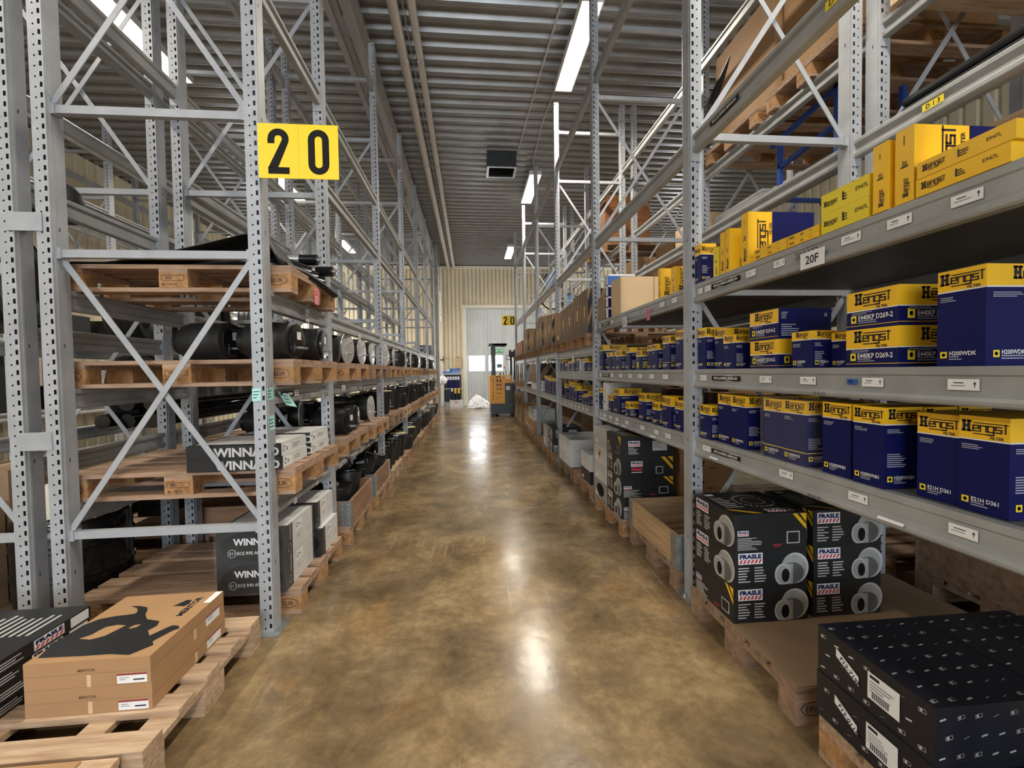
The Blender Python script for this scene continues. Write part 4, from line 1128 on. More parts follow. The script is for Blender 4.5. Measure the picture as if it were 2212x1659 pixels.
for k in range(2):
    carton(1.20, 10.45 + .92 * k, .146, 2.1, 11.2 + .92 * k, .80, 'R', lambda A, C, T, w_, l, h: [A.line([(R.uniform(0, l), R.uniform(0, h)) for _ in range(4)], .012, BLACK) for _ in range(6)], KRAFTD, 'wrapped_crate', f'brown crate strapped with dark bands, {("nearer", "farther")[k]} in sixth right bay', 'box', 'strapped brown crates')
# bottom right: black patterned cartons
def patt(A, C, T, w_, l, h):
    for F, W, H in ((A, l, h), (C, w_, h), (T, w_, l)):
        st = .052; F.L = 1
        nx, ny = int(W / st), int(H / st)
        for i in range(nx):
            for j in range(ny):
                x, y = (i + .25) * W / nx + (.45 * W / nx if j % 2 else 0) * .8, (j + .3) * H / ny
                if x > W - .03 or y > H - .02: continue
                t = R.random(); s_ = .0062
                g = GREYL if F is A else GREYP
                if t < .45:
                    F.line([(x, y), (x + .020, y + .004), (x + .0185, y + .0135), (x - .0015, y + .0095), (x, y)], .0012, g); F.pg([(x + .003, y + .002), (x + .010, y + .0035), (x + .009, y + .0105), (x + .002, y + .009)], g)
                elif t < .8: F.pg([(x, y), (x + .018, y + .004), (x + .017, y + .009), (x - .001, y + .005)], g)
                else: F.line([(x, y), (x + .016, y + .006)], .0012, GREYP)
def pk(lab):
    def d(A, C, T, w_, l, h):
        patt(A, C, T, w_, l, h)
        if lab:
            A.L = 3
            A.pg([(l * .20, h * .78), (l * .42, h * .52), (l * .42, h * .33), (l * .20, h * .60)][:4], WHITE); A.L = 4
            A.text(lab, l * .235, h * .60, h * .10, INK, 1, rot=-.56); A.L = 3
            A.rect(l * .50, h * .28, l * .76, h * .80, WHITE); A.L = 4
            A.rect(l * .52, h * .70, l * .60, h * .76, INK); A.lines(l * .52, h * .62, l * .2, 4, h * .06, GREYP)
            for i in range(9): A.rect(l * (.54 + .016 * i), h * .32, l * (.548 + .016 * i), h * .44, INK)
    return d
for j, (x0, x1) in enumerate(((1.190, 1.560), (1.566, 1.930))):
    for i, (z0, z1, tx) in enumerate(((.1455, .300, 'F12-011SH'), (.301, .458, 'F12-719H'))):
        carton(x0 + .004 * i * (1 - j), 1.02, z0, x1, 1.41, z1, 'R', pk(tx if j == 0 else None), BLKPAT, 'patterned_carton', f'black carton with small white marks, {("lower", "upper")[i]} {("left", "right")[j]} one at the bottom right corner', 'box', 'black patterned cartons')
carton(1.30, .63, .1455, 1.68, 1.01, .28, 'R', pk(None), BLKPAT, 'patterned_carton', 'black carton with small white marks, nearest and lowest at the bottom right edge', 'box', 'black patterned cartons')
a = MB(); a.box(2.55, 1.35, .0, 3.75, 1.37, .26, WOODD)
t = empty('pallet_collar', (3.1, 1.9, 0), 'dark wooden collar on the floor behind the right rack, right edge', 'pallet collar')
for q in ((2.55, 1.5, 3.75, 1.52), (2.55, 2.28, 3.75, 2.30)):
    a = MB(); a.box(q[0], q[1], .18, q[2], q[3], .40, WOOD); a.build('side_board', t)
for q in ((2.55, 1.52, 2.57, 2.28), (3.73, 1.52, 3.75, 2.28)):
    a = MB(); a.box(q[0], q[1], .18, q[2], q[3], .40, WOODD); a.build('end_board', t)
pallet(3.15, 1.90, .035, 'wooden pallet under the dark collar behind the right rack', PG, 'd'); pallet(3.15, 2.95, 0, 'wooden pallet on floor behind the right rack, beyond the dark collar', PG)
pallet(3.15, 3.9, 0, 'wooden pallet on floor behind the right rack, third from the right edge', PG, 'l')

# ================================================================ RIGHT RACK, STRIPED CARTONS AND HIGH LEVELS
def stripes(ang, bands, yel=True, wide=.05):
    def d(A, C, T, w_, l, h):
        for F, W in ((A, l), (C, w_)):
            n = bands
            for i in range(n):
                x = -h * ang + (W + h * ang) * (i + .5) / n
                p = [(x, 0), (x + wide, 0), (x + wide + h * ang, h), (x + h * ang, h)]
                # clip the band to the face
                q = []
                for k in range(4):
                    (ax_, ay), (bx, by) = p[k], p[(k + 1) % 4]
                    for lim, sg in (((0, 1)), ((W, -1))): pass
                    q.append((ax_, ay))
                def clip(P, lim, s_):
                    o = []
                    for k in range(len(P)):
                        A_, B_ = P[k], P[(k + 1) % len(P)]
                        ia, ib = (A_[0] - lim) * s_ >= 0, (B_[0] - lim) * s_ >= 0
                        if ia: o.append(A_)
                        if ia != ib:
                            t_ = (lim - A_[0]) / (B_[0] - A_[0]); o.append((lim, A_[1] + t_ * (B_[1] - A_[1])))
                    return o
                q = clip(q, 0, 1); q = clip(q, W, -1) if q else q
                if len(q) > 2: F.pg(q, CHAR)
        if yel:
            A.L = 2; A.rect(l * .42, h * .36, l * .58, h * .62, YEL); A.L = 3; A.rect(l * .42, h * .535, l * .58, h * .545, KRAFT); A.lines(l * .45, h * .5, l * .1, 3, h * .05, INK)
    return d
ZP = T3 + .1448
for i, (y0, y1, zt, kd) in enumerate(((4.505, 4.77, 2.205, 1), (4.78, 5.15, 2.199, 1), (5.16, 5.55, 2.161, 1), (5.555, 5.89, 2.15, 1), (5.90, 6.33, 2.14, 0))):
    carton(1.225, y0, ZP, 1.40 + .25 * (i % 2), y1 - .004, zt, 'R', stripes(.28, 4) if kd else (lambda A, C, T, w_, l, h: A.rect(l * .45, h * .06, l * .75, h * .22, YEL)), KRAFT, 'bumper_carton',
           f'tall brown carton{" with dark slanted stripes" if kd else " with plain side"}, {ORD[i]} from the near post, third right bay', 'box', 'tall striped brown cartons')
ZP = T4 + .1448
for b, ys in enumerate(((6.485, 6.95, 7.40, 7.83, 8.24), (8.46, 8.86, 9.30, 9.80, 10.24))):
    for i in range(4):
        pl = (i + b) % 3 == 1
        carton(1.22 + .02 * (i % 2), ys[i], ZP, 1.50 + .2 * (i % 2), ys[i + 1] - .01, (2.20, 2.24, 2.28, 2.26)[i] - .03 * b, 'R', stripes(.5, 4, wide=.06) if not pl else (lambda A, C, T, w_, l, h: A.rect(l * .4, h * .35, l * .5, h * .62, YEL)), KRAFT, 'bumper_carton',
               f'tall brown carton {"with slanted stripes" if not pl else "with plain face"}, {ORD[i]} in {("fourth", "fifth")[b]} right bay upper level', 'box', 'tall striped brown cartons')
for i in range(5):
    carton(1.24, 10.45 + i * .34, ZP, 1.6, 10.77 + i * .34, 2.08, 'R', None, KRAFT if i % 2 else mat('reddish_cardboard', (.30, .12, .06), .6), 'upright_board', f'upright brown board carton, {ORD[i]} in sixth right bay upper level', 'box', 'upright board cartons')
for i in range(4):
    carton(1.28, 10.5 + i * .42, T4b + .145, 1.5, 10.80 + i * .42, 1.52, 'R', stripes(.4, 2, False), (WBOX, KRAFTD)[i % 2], 'upright_board', f'upright carton, {ORD[i]} on the shelf-height pallets of sixth right bay', 'box', 'upright cartons on shelf-height pallets')
carton(1.60, 6.55, T4b + .001, 2.2, 8.20, 1.50, 'R', stripes(.7, 6, False, .09), KRAFTD, 'striped_carton', 'long dark striped carton lying behind navy cartons in the fourth right bay', 'box')
for i in range(3): carton(1.30, 8.55, T4b + .001 + i * .045, 1.9, 9.4, T4b + .045 + i * .045, 'R', None, WBOX, 'flat_white_carton', f'flat white carton, {("lowest", "middle", "topmost")[i]} of three in fifth right bay', 'box', 'flat white cartons')
carton(1.32, 8.6, T4b + .14, 1.9, 9.9, 1.50, 'R', stripes(.7, 4, False, .09), KRAFTD, 'striped_carton', 'long dark striped carton on flat white ones in the fifth right bay', 'box')
# back-to-back rack, high pallets and goods
Z38 = 3.381
for b in range(2):
    for k in range(2):
        y = YR[b] + .56 + k * .92
        pallet(3.0, y, Z38, f'wooden pallet high on the rear right rack, {ORD[b]} bay, {"nearer" if k == 0 else "farther"} one', PG, 'l' if b == 0 else 'n')
pallet(3.0, YR[0] + 1.48, Z38 + .1448, 'wooden pallet stacked on another, high at the top right corner', PG, 'l')
def red_text(A, C, T, w_, l, h):
    for i in range(3): C.rect(w_ * .1, h * (.2 + .25 * i), w_ * R.uniform(.5, .9), h * (.3 + .25 * i), RED)
carton(2.5, 1.6, Z38 + .290, 3.5, 2.3, Z38 + .8, 'R', red_text, WBOX, 'pale_carton', 'white carton with red lettering on the topmost pallet, top right corner', 'box')
carton(2.48, 3.40, Z38 + .1448, 3.3, 4.25, 4.40, 'R', None, KRAFT, 'brown_carton', 'big brown carton high on the rear right rack behind the nearest right post', 'box')
carton(2.52, 2.58, Z38 + .1448, 3.4, 3.35, 4.9, 'R', None, KRAFT, 'brown_carton', 'tallest brown carton high on the rear right rack, near the top edge', 'box')
a = MB(); a.tube([(2.44, 4.33, 3.62), (2.46, 4.30, 4.0), (2.55, 3.9, 4.42), (2.9, 3.7, 4.46)], .05, TARP, 8); tag(a.build('black_cloth'), 'black rolled cloth draped over the big brown carton, upper right', 'cloth')
for i in range(7):
    a = MB(); a.cyl((2.50 + .055 * (i % 4), .66, 2.80 + .05 * (i // 4)), (2.50 + .055 * (i % 4), 2.34, 2.80 + .05 * (i // 4)), .024, RUBBER, 10)
    tag(a.build('black_pipe'), f'long black pipe, {ORD[i]} of the bundle lying high at the upper right', 'pipe', 'bundle of black pipes')
# blue steel frame
t = empty('steel_trolley_frame', (2.75, 3.2, 2.755), 'blue steel trolley frame high on the rear right rack between two posts', 'trolley frame')
for nm, p, q in (('post', (2.60, 3.50, 2.80), (2.60, 3.50, 3.24)), ('post', (2.60, 2.92, 2.80), (2.60, 2.92, 3.34)), ('post', (3.1, 2.92, 2.80), (3.1, 2.92, 3.34)),
                 ('top_rail', (2.60, 3.60, 3.235), (2.60, 2.80, 3.335)), ('middle_rail', (2.60, 3.50, 3.02), (2.60, 2.92, 3.06)), ('base_rail', (2.60, 3.65, 2.78), (2.60, 2.75, 2.78)), ('base_rail', (3.1, 3.65, 2.78), (3.1, 2.75, 2.78)), ('cross_rail', (2.60, 3.62, 2.80), (3.1, 3.62, 2.80)), ('cross_rail', (2.60, 2.78, 2.80), (3.1, 2.78, 2.80))):
    a = MB(); a.bar(p, q, .032, .032, BLUEP); a.build(nm, t)
for i in range(4):
    a = MB(); a.box(2.48, 3.55, 2.751 + i * .03, 2.66, 4.28, 2.778 + i * .03, STEEL2); tag(a.build('steel_profile'), f'light grey steel profile, {("lowest", "second", "third", "topmost")[i]} of stack lying on the rear right rack beam', 'profile', 'stack of grey steel profiles')
a = MB(); a.box(2.62, 1.25, 1.8355, 3.3, 2.12, 2.56, KRAFTL); tag(a.build('cardboard_box'), 'pale brown box behind the yellow cartons at the right edge', 'box')
for i in range(5):
    z0 = Z38 + (.0 if i == 0 else .1448 + (i - 1) * .21)
    if i == 0: pallet(2.84, 7.85, Z38, 'wooden pallet under orange-brown collars, high on the rear right rack', PG, 'n', near=False)
    else:
        a = MB()
        for q in ((2.36, 7.50, 3.16, 7.52), (2.36, 8.18, 3.16, 8.20), (2.36, 7.52, 2.38, 8.18), (3.14, 7.52, 3.16, 8.18)): a.box(q[0], q[1], z0, q[2], q[3], z0 + .205, mat('collar_orange', (.42, .17, .06), .65, c2=(.28, .11, .04), scale=3, stretch=(1, 7, 7)))
        tag(a.build('pallet_collar'), f'orange-brown wooden collar, {("lowest", "second", "third", "topmost")[i - 1]} of four stacked high on the rear right rack', 'pallet collar', 'stacked orange-brown collars')
for b in range(1, 6):
    for k in range(2):
        x0, y0 = 2.55 + .1 * k, YR[b] + .2 + .92 * k
        carton(x0, y0, 2.7505, x0 + R.uniform(.4, .8), y0 + R.uniform(.4, .75), 2.75 + R.uniform(.15, .35), 'R', None, (KRAFT, KRAFTD, KRAFTL)[(b + k) % 3], 'brown_carton', f'brown carton on the rear right rack, {ORD[b]} bay, {("nearer", "farther")[k]} one at mid height', 'box', 'brown cartons on the rear right rack') if not (b == 1) else None
for b in range(0, 6):
    for k in range(2):
        for lv, z in (('low', .965), ('middle', 1.836)):
            if b == 0 and z > 1: continue
            x0, y0 = 2.6, YR[b] + .17 + .92 * k
            h = R.uniform(.15, .5) if z < 1 else R.uniform(.3, .6)
            pallet(3.02, y0 + .42, z, f'dark wooden pallet on {lv} level of the rear right rack, {ORD[b]} bay, {("nearer", "farther")[k]}', PG, 'd', near=False)
            carton(x0, y0 + .08, z + .145, x0 + .7, y0 + .72, z + .145 + h, 'R', None, (KRAFTD, CHAR, KRAFT)[(b + k) % 3], 'brown_carton', f'carton on {lv} pallet of the rear right rack, {ORD[b]} bay, {("nearer", "farther")[k]} one', 'box', 'cartons on the rear right rack pallets')

# ================================================================ LEFT: AIR SPRINGS
LBL = mat('paper_label', (.72, .72, .72), .5)
def spring_proto(kind):
    t = empty('air_spring', (0, 0, 0))
    def part(nm, f, sm=True): a = MB(); f(a); return a.build(nm, t, smooth=sm)
    if kind == 'lobe':          # rolled rubber lobe with glossy end plate
        part('rubber_sleeve', lambda a: a.lathe([(.070, .0), (.098, .012), (.110, .05), (.112, .13), (.108, .19), (.104, .215), (.110, .235), (.109, .262), (.090, .275)], RUBBER, n=28))
        part('piston', lambda a: a.lathe([(.050, -.035), (.075, -.03), (.078, 0)], RUBG, n=20))
        part('end_plate', lambda a: a.lathe([(.090, .2745), (.097, .277), (.096, .287), (.06, .291)], RUBG, n=28))
        part('bracket', lambda a: (a.box(.02, -.06, .288, .075, .06, .296, RUBG), a.cyl((.045, .03, .29), (.045, .03, .33), .007, GALV, 8), a.cyl((.045, -.03, .29), (.045, -.03, .33), .007, GALV, 8)), False)
        part('label', lambda a: a.box(-.05, -.02, .2905, -.005, .03, .2925, LBL), False)
    elif kind == 'silver':      # plain sleeve with bare metal plate
        part('rubber_sleeve', lambda a: a.lathe([(.080, .0), (.110, .01), (.122, .04), (.124, .22), (.120, .262)], RUBBER, n=28))
        part('end_plate', lambda a: a.lathe([(.122, .261), (.135, .264), (.136, .274), (.120, .277), (.04, .278)], CHROME, n=30))
        part('stud', lambda a: (a.cyl((.04, 0, .277), (.04, 0, .325), .008, GALV, 8), a.cyl((-.05, .02, .277), (-.05, .02, .30), .006, GALV, 8)), False)
    elif kind == 'upright':     # barrel standing on end
        part('rubber_sleeve', lambda a: a.lathe([(.095, .0), (.125, .015), (.136, .06), (.138, .16), (.128, .205), (.108, .22)], RUBBER, n=28))
        part('end_plate', lambda a: a.lathe([(.108, .2195), (.122, .222), (.122, .23), (.06, .233)], RUBG, n=28))
    elif kind in ('bucket', 'bucket_cream'):   # tapered, wide end up
        part('rubber_sleeve', lambda a: a.lathe([(.070, .0), (.082, .012), (.090, .08), (.112, .24), (.118, .275), (.112, .285)], RUBBER, n=28))
        part('end_plate', lambda a: a.lathe([(.113, .2845), (.121, .286), (.122, .294), (.05, .297)], LIDC if kind == 'bucket_cream' else RUBG, n=28))
        part('bracket', lambda a: (a.box(-.06, -.015, .2975, .02, .015, .305, GALV), a.cyl((.05, 0, .296), (.05, 0, .325), .006, GALV, 8)), False)
    kids(t)
    return t
SPP = {}; SPUSED = set()
def spring(kind, x, y, z, label, lie=None, yaw=0, group='black rubber air springs'):
    """lie: radius; the axis then points towards the aisle (+x)"""
    if kind not in SPP: SPP[kind] = o = spring_proto(kind)
    else: o = copy_tree(SPP[kind])
    if lie:
        o.location = (x, y, z + lie); o.rotation_euler = (0, PI / 2, yaw)
    else: o.location = (x, y, z); o.rotation_euler = (0, 0, yaw)
    return tag(o, label, 'air spring', group)
za = 1.30 + .1448; zb = .70 + .1448; zf = .1448
spring('lobe', -1.66, 2.77, za, 'black air spring lying on eye-level pallet, left one with white square label', .113, -.12)
spring('lobe', -1.30, 2.74, za, 'black air spring lying behind the front left post, right of another', .113, -.05)
spring('lobe', -1.27, 3.08, za, 'black air spring lying just past the front left post, two white labels', .113, .1)
spring('upright', -1.62, 3.13, za, 'black air spring standing at back of nearest eye-level pallet', None)
spring('upright', -1.215, 3.79, za, 'large black air spring standing upright beside the second left post', None)
spring('upright', -1.52, 3.82, za, 'black air spring standing upright behind the large one by second post', None)
spring('silver', -1.36, 4.12, za, 'black air spring lying with shiny plate, first beyond the second left post', .136, -.15)
spring('silver', -1.36, 4.60, za, 'black air spring lying with dull silver plate, second beyond second left post', .136, -.05)
spring('silver', -1.36, 5.05, za, 'black air spring lying with silver plate right before the third left post', .136, 0)
spring('lobe', -1.30, 3.86, zb, 'black air spring lying nearest on the middle level, second left bay', .113, -.1)
spring('lobe', -1.33, 4.17, zb, 'black air spring with two diamond labels, middle level, second left bay', .113, .05)
spring('upright', -1.30, 4.50, zb, 'boxy black air spring standing on the middle level, second left bay', None)
spring('silver', -1.34, 4.86, zb, 'black air spring with large grey plate, middle level before third left post', .136, -.05)
for i, y in enumerate((3.75, 4.10, 4.55, 4.95)): spring(('lobe', 'silver', 'lobe', 'upright')[i], -1.80, y, zb, f'black air spring in the shaded back row, {ORD[i]} on middle level of second left bay', .136 if i < 3 else None, .2 * (i % 2))
for i, y in enumerate((3.78, 4.15, 4.60, 5.02)): spring('upright', -1.86, y, zb + (.0 if i else 0), f'black air spring standing in the dark back row of second left bay, {ORD[i]}') if i > 5 else None
for i, (x, y, k, l) in enumerate(((-1.125, 3.76, 'bucket', 0), (-1.13, 4.08, 'bucket', 0), (-1.42, 3.74, 'upright', 0), (-1.44, 4.08, 'bucket', 0), (-1.13, 4.64, 'bucket', 0), (-1.13, 4.96, 'bucket', 0), (-1.42, 4.62, 'bucket', 0), (-1.42, 4.95, 'upright', 0))):
    o = spring(k, x, y, zf + .001, f'black air spring inside the {"nearer" if i < 4 else "farther"} wooden collar, {("front left", "front right", "back left", "back right")[i % 4]} one', None, R.uniform(0, 6))
    if i in (1, 4, 5): o.rotation_euler.x = .28; o.location.z += .03
for i, (x, y, k, g) in enumerate(((-1.34, 3.92, 'lobe', .2), (-1.50, 4.10, 'lobe', .9), (-1.36, 4.80, 'lobe', -.3), (-1.55, 4.92, 'lobe', .6), (-1.72, 3.78, 'silver', .2), (-1.74, 4.66, 'silver', -.2))):
    o = spring(k, x, y, zf + .29, f'black air spring heaped on top inside the {("nearer", "nearer", "farther", "farther", "nearer", "farther")[i]} collar, {("near", "far", "near", "far", "back", "back")[i]} one', .113, g)
    o.rotation_euler.y = PI / 2 - .35
YB3 = 2
KN = ('bucket', 'silver', 'upright', 'lobe', 'bucket_cream')
for b in range(1, 5):
    nm = BAYW[b]
    for lv, z in (('eye-level', za), ('middle level', zb), ('floor', zf)):
        y = YL[b + 1] + .24; i = 0
        while y < YL[b + 2] - .12 and i < 6:
            if lv == 'eye-level': k = ('silver', 'silver', 'lobe', 'silver', 'upright', 'silver')[(i + b) % 6]
            elif lv == 'floor': k = ('bucket', 'bucket', 'bucket', 'bucket', 'bucket_cream', 'bucket')[(i + b * 2) % 6] if b > 1 else ('bucket', 'bucket', 'bucket', 'bucket', 'bucket_cream', 'upright')[i]
            else: k = ('bucket_cream', 'lobe', 'bucket', 'upright', 'bucket', 'silver')[(i + b + (5 if b == 1 else 0)) % 6]
            lie = {'silver': .136, 'lobe': .113}.get(k)
            spring(k, (-1.33 if lie else -1.09) + R.uniform(-.03, .02), y, z, f'black air spring, {ORD[i]} along the {lv} pallets of the {nm} left bay', lie, R.uniform(-.15, .15))
            y += (.30 if lv == 'floor' else .335) + R.uniform(0, .02); i += 1
            if abs((y - YL[b + 1]) - 1.02) < .12 and lv != 'floor': y += .06
        for i in range(4):
            spring('upright' if lv != 'floor' else 'bucket', -1.60, YL[b + 1] + .38 + i * .42, z, f'black air spring in the back row, {ORD[i]} of the {lv} pallets, {nm} left bay')

# ================================================================ LEFT: CARTONS
WG = 'black and white brake pad cartons'
def winn(flat):
    def d(A, C, T, w_, l, h):
        if flat:
            A.rect(l * .10, 0, l, h, WBOX); A.L = 2; A.rect(l * .13, h * .14, l * .40, h * .86, WHITE); A.L = 3
            A.line([(l * .19 + l * .03 * math.cos(g * PI / 5 + .8), h * .5 + h * .22 * math.sin(g * PI / 5 + .8)) for g in range(8)], h * .07, INK); A.lines(l * .24, h * .5, l * .12, 2, h * .16, INK); A.L = 2
            A.lines(l * .5, h * .55, l * .3, 2, h * .2, GREYP)
            g = glyphs('WINNARD', 2)[2]
            C.L = 2; C.text('WINNARD', w_ * .30, h * .15, h * .66, GREYL, 2, sx=1.05)
        else:
            A.rect(l * .26, 0, l, h, WBOX); A.L = 2; A.rect(l * .36, h * .60, l * .60, h * .92, WHITE); A.L = 3
            A.line([(l * .42 + l * .03 * math.cos(g * PI / 5 + .8), h * .78 + h * .07 * math.sin(g * PI / 5 + .8)) for g in range(8)], h * .025, INK); A.lines(l * .46, h * .78, l * .10, 2, h * .05, INK); A.L = 2
            A.lines(l * .40, h * .42, l * .16, 2, h * .05, GREYP); A.line([(l * .8, h * .3), (l * .85, h * .5), (l * .9, h * .3), (l * .8, h * .3)], h * .01, GREYP)
            A.line([(l * .16 + l * .05 * math.cos(g * PI / 8), h * .26 + h * .12 * math.sin(g * PI / 8)) for g in range(17)], .003, GREYL); A.text('WINNARD', l * .20, h * .48, l * .035, GREYL, 1, rot=PI / 2)
            C.L = 2; C.ell(w_ * .52, h * .5, w_ * .46, h * .46, BLACK, 28); C.L = 3
            C.text('WINNARD', w_ * .26, h * .55, h * .20, WHITE, 2, sx=.95)
            C.line([(w_ * .23 + h * .12 * math.cos(g * PI / 8), h * .30 + h * .12 * math.sin(g * PI / 8)) for g in range(17)], .0025, WHITE)
            C.text('E11', w_ * .23 - h * .075, h * .26, h * .085, WHITE, 0); C.text('ECE R90 APPROVED', w_ * .23 + h * .15, h * .25, h * .10, WHITE, 0, sx=.9)
        T.rect(w_ * .04, l * .12, w_, l, WBOX)
    return d
for j, (x0, x1, y0, y1) in enumerate(((-1.50, -1.030, 2.465, 2.86), (-1.46, -1.025, 2.88, 3.27))):
    for i in range(2):
        carton(x0, y0, .8455 + i * .0695, x1 - .006 * i, y1, .8455 + i * .0695 + .0685, 'L', winn(True), CHAR, 'flat_carton', f'flat black and white carton, {("lower", "upper")[i]} of the {("nearer", "farther")[j]} pair on middle level pallet', 'box', WG)
for j, (x0, x1, y0, y1, zs) in enumerate(((-1.405, -1.045, 2.53, 2.955, (.1455, .324, .505)), (-1.40, -1.038, 2.995, 3.36, (.1455, .324, .50)))):
    for i in range(2):
        carton(x0, y0, zs[i], x1 + (.03 if (j == 1 and i == 0) else 0), y1, zs[i + 1] - .001, 'L', winn(False), CHAR, 'brake_carton', f'black and white carton, {("lower", "upper")[i]} {("near", "far")[j]} one on the floor pallet behind the front left post', 'box', WG)
film(-1.412, 2.522, .147, -1.038, 2.96, .512, 'clear plastic film around the near pair of black and white cartons', .004, 9)
# brown flat cartons with the horned head print
def mer(A, C, T, w_, l, h):
    A.rect(l * .70, h * .08, l * .92, h * .52, WHITE); A.L = 2; A.rect(l * .70, h * .45, l * .92, h * .52, mat('maroon_print', (.25, .02, .02), .5)); A.lines(l * .72, h * .36, l * .1, 2, h * .1, GREYP); A.L = 1
    A.rect(0, h * .49, l, h * .505, KRAFTD); C.rect(0, h * .49, w_, h * .505, KRAFTD)
    C.rect(w_ * .73, h * .04, w_ * .97, h * .40, WHITE); C.L = 2; C.rect(w_ * .73, h * .34, w_ * .97, h * .40, MATS['maroon_print']); C.rect(w_ * .86, h * .14, w_ * .95, h * .19, INK); C.lines(w_ * .75, h * .24, w_ * .08, 2, h * .07, GREYP); C.L = 1
    C.text('MERITOR', w_ * .42, h * .58, h * .10, mat('print_brown', (.12, .06, .03), .7), 1)
    C.rect(w_ * .49, 0, w_ * .525, h * .45, KRAFTL); A.rect(l * .52, 0, l * .56, h * .45, KRAFTL)
for i in range(2):
    z0 = .1455 + i * .0985
    def dm(A, C, T, w_, l, h, i=i):
        mer(A, C, T, w_, l, h)
        if i == 1:
            q = lambda P: [(x + 1.602, y - 1.694) for x, y in P]
            T.pg(q(BULL[:9]) + q(BULL[14:]), CHAR); T.pg(q(BULL[8:15]), CHAR)
            T.L = 2; T.pg(q([(-1.534, 1.837), (-1.485, 1.826), (-1.449, 1.846), (-1.431, 1.89), (-1.421, 1.915), (-1.458, 1.923), (-1.493, 1.913), (-1.502, 1.89), (-1.507, 1.862)]), KRAFT)
            T.pg(q([(-1.394, 1.892), (-1.387, 1.912), (-1.364, 1.917), (-1.367, 1.898), (-1.385, 1.887)]), KRAFT); T.L = 1
            T.pg(q([(-1.328, 2.052), (-1.313, 2.079), (-1.298, 2.104), (-1.276, 2.101), (-1.269, 2.068), (-1.278, 2.046), (-1.305, 2.053)]), CHAR)
            T.text('MERITOR', 1.602 - 1.238, 1.965 - 1.694, .026, CHAR, 2, rot=PI / 2)
            T.rect(w_ * .93, l * .78, w_, l * .99, WHITE)
    carton(-1.602, 1.694, z0, -1.178 - .002 * i, 2.172, z0 + .0978, 'L', dm, KRAFT, 'flat_carton', ('flat brown carton under another one on the front left pallet', 'flat brown carton with large black horned head print, front left')[i], 'box', 'flat brown cartons on the front left pallet')
def frf(A, C, T, w_, l, h):
    A.rect(l * .08, h * .12, l * .30, h * .9, WHITE); hatch(A, l * .56, h * .12, l * .22, h * .8); A.lines(l * .34, h * .6, l * .16, 3, h * .2, GREYL)
    A.rect(l * .83, h * .1, l * .98, h * .9, WHITE)
    T.line([(w_ * .55 + w_ * .33 * math.cos(i * PI / 12), l * .34 + l * .2 * math.sin(i * PI / 12)) for i in range(25)], .022, GREYL)
    T.L = 2; T.line([(w_ * .55 + w_ * .20 * math.cos(i * PI / 12), l * .34 + l * .12 * math.sin(i * PI / 12)) for i in range(25)], .012, DRG); T.L = 1
    T.pg([(0, l * .93), (w_ * .3, l * .80), (w_ * .3, l * .85), (0, l * .985)], YEL); T.pg([(w_ * .08, l * .985), (w_ * .45, l * .83), (w_ * .45, l * .86), (w_ * .13, l * .995)], YEL)
    for i in range(8): T.rect(w_ * (.50 + .055 * i), l * .62, w_ * (.52 + .055 * i), l * R.uniform(.85, .95), GREYL)
for i in range(4):
    z0 = .1455 + i * .052
    carton(-2.24, 1.50 + .006 * (i % 2), z0, -1.695 + .006 * (i % 2), 2.085, z0 + .0512, 'L', frf, CHAR, 'flat_carton', f'flat black carton, {("lowest", "second lowest", "second highest", "topmost")[i]} of the stack at the left edge', 'box', 'flat black cartons at the left edge')
a = MB(); a.box(-1.98, .70, .1452, -1.245, 1.478, .150, KRAFT); tag(a.build('cardboard_sheet'), 'flat brown cardboard sheet at the very bottom left corner', 'cardboard')
# highest pallet: tarpaulin and rollers
zt = 1.81 + .1445
def tarp(u, v):
    x = -2.16 + 1.14 * u; y = 2.52 + .78 * v
    ridge = min(1, max(0, (u - .22) / .62)) ** 1.25 * .185 * (1 - min(1, abs(v - .12) / .75)) if u < .93 else .185 * max(0, (1.0 - u) / .07) * (1 - min(1, abs(v - .12) / .75))
    z = zt + .004 + ridge + .012 * math.sin(u * 17 + v * 5) * math.sin(v * 9) * .5 + .006
    return (x, y, z)
a = MB(); a.grid(36, 20, tarp, TARP)
for k in range(3): a.poly([(-1.08 + .035 * k, 2.60 + .2 * k, zt + .02), (-.995, 2.72 + .2 * k, zt + .004), (-.955, 2.9 + .1 * k, zt - .03), (-1.02, 2.75 + .2 * k, zt + .03)], TARP)
a.tube([(-1.03, 2.62, zt + .02), (-.99, 2.80, zt + .012), (-.965, 3.0, zt - .01), (-.955, 3.28, zt - .035)], .018, TARP, 6)
o = a.build('tarpaulin', smooth=True); so = o.modifiers.new('thickness', 'SOLIDIFY'); so.thickness = .004
tag(o, 'black tarpaulin spread over the highest pallet and rising towards the post', 'tarpaulin')
for i, (y, z) in enumerate(((3.04, zt + .155), (3.20, zt + .115))):
    t = empty('roller', (-1.35, y, z), ('silver roller with black end caps, higher one beside the tarpaulin', 'silver roller with black end caps, lower one beside the tarpaulin')[i], 'roller', 'silver rollers')
    a = MB(); a.cyl((-1.95, y + .02, z), (-1.10 + .05 * i, y, z), .030, mat('roller_silver', (.6, .62, .65), .25, .6), 20); a.build('tube', t, smooth=True)
    a = MB(); a.cyl((-1.10 + .05 * i, y, z), (-.99 + .05 * i, y, z), .035, RUBG, 20); a.cyl((-.99 + .05 * i, y, z), (-.975 + .05 * i, y, z), .018, GALV, 12); a.build('end_cap', t, smooth=True)
a = MB()
for i in range(3): a.tube([(-1.75, 2.80 + .13 * i, zt + .05), (-1.35, 2.80 + .13 * i, zt + .09), (-1.12, 2.84 + .13 * i, zt + .06), (-1.0, 2.9 + .13 * i, zt + .02)], .06 - .006 * i, RUBG, 10)
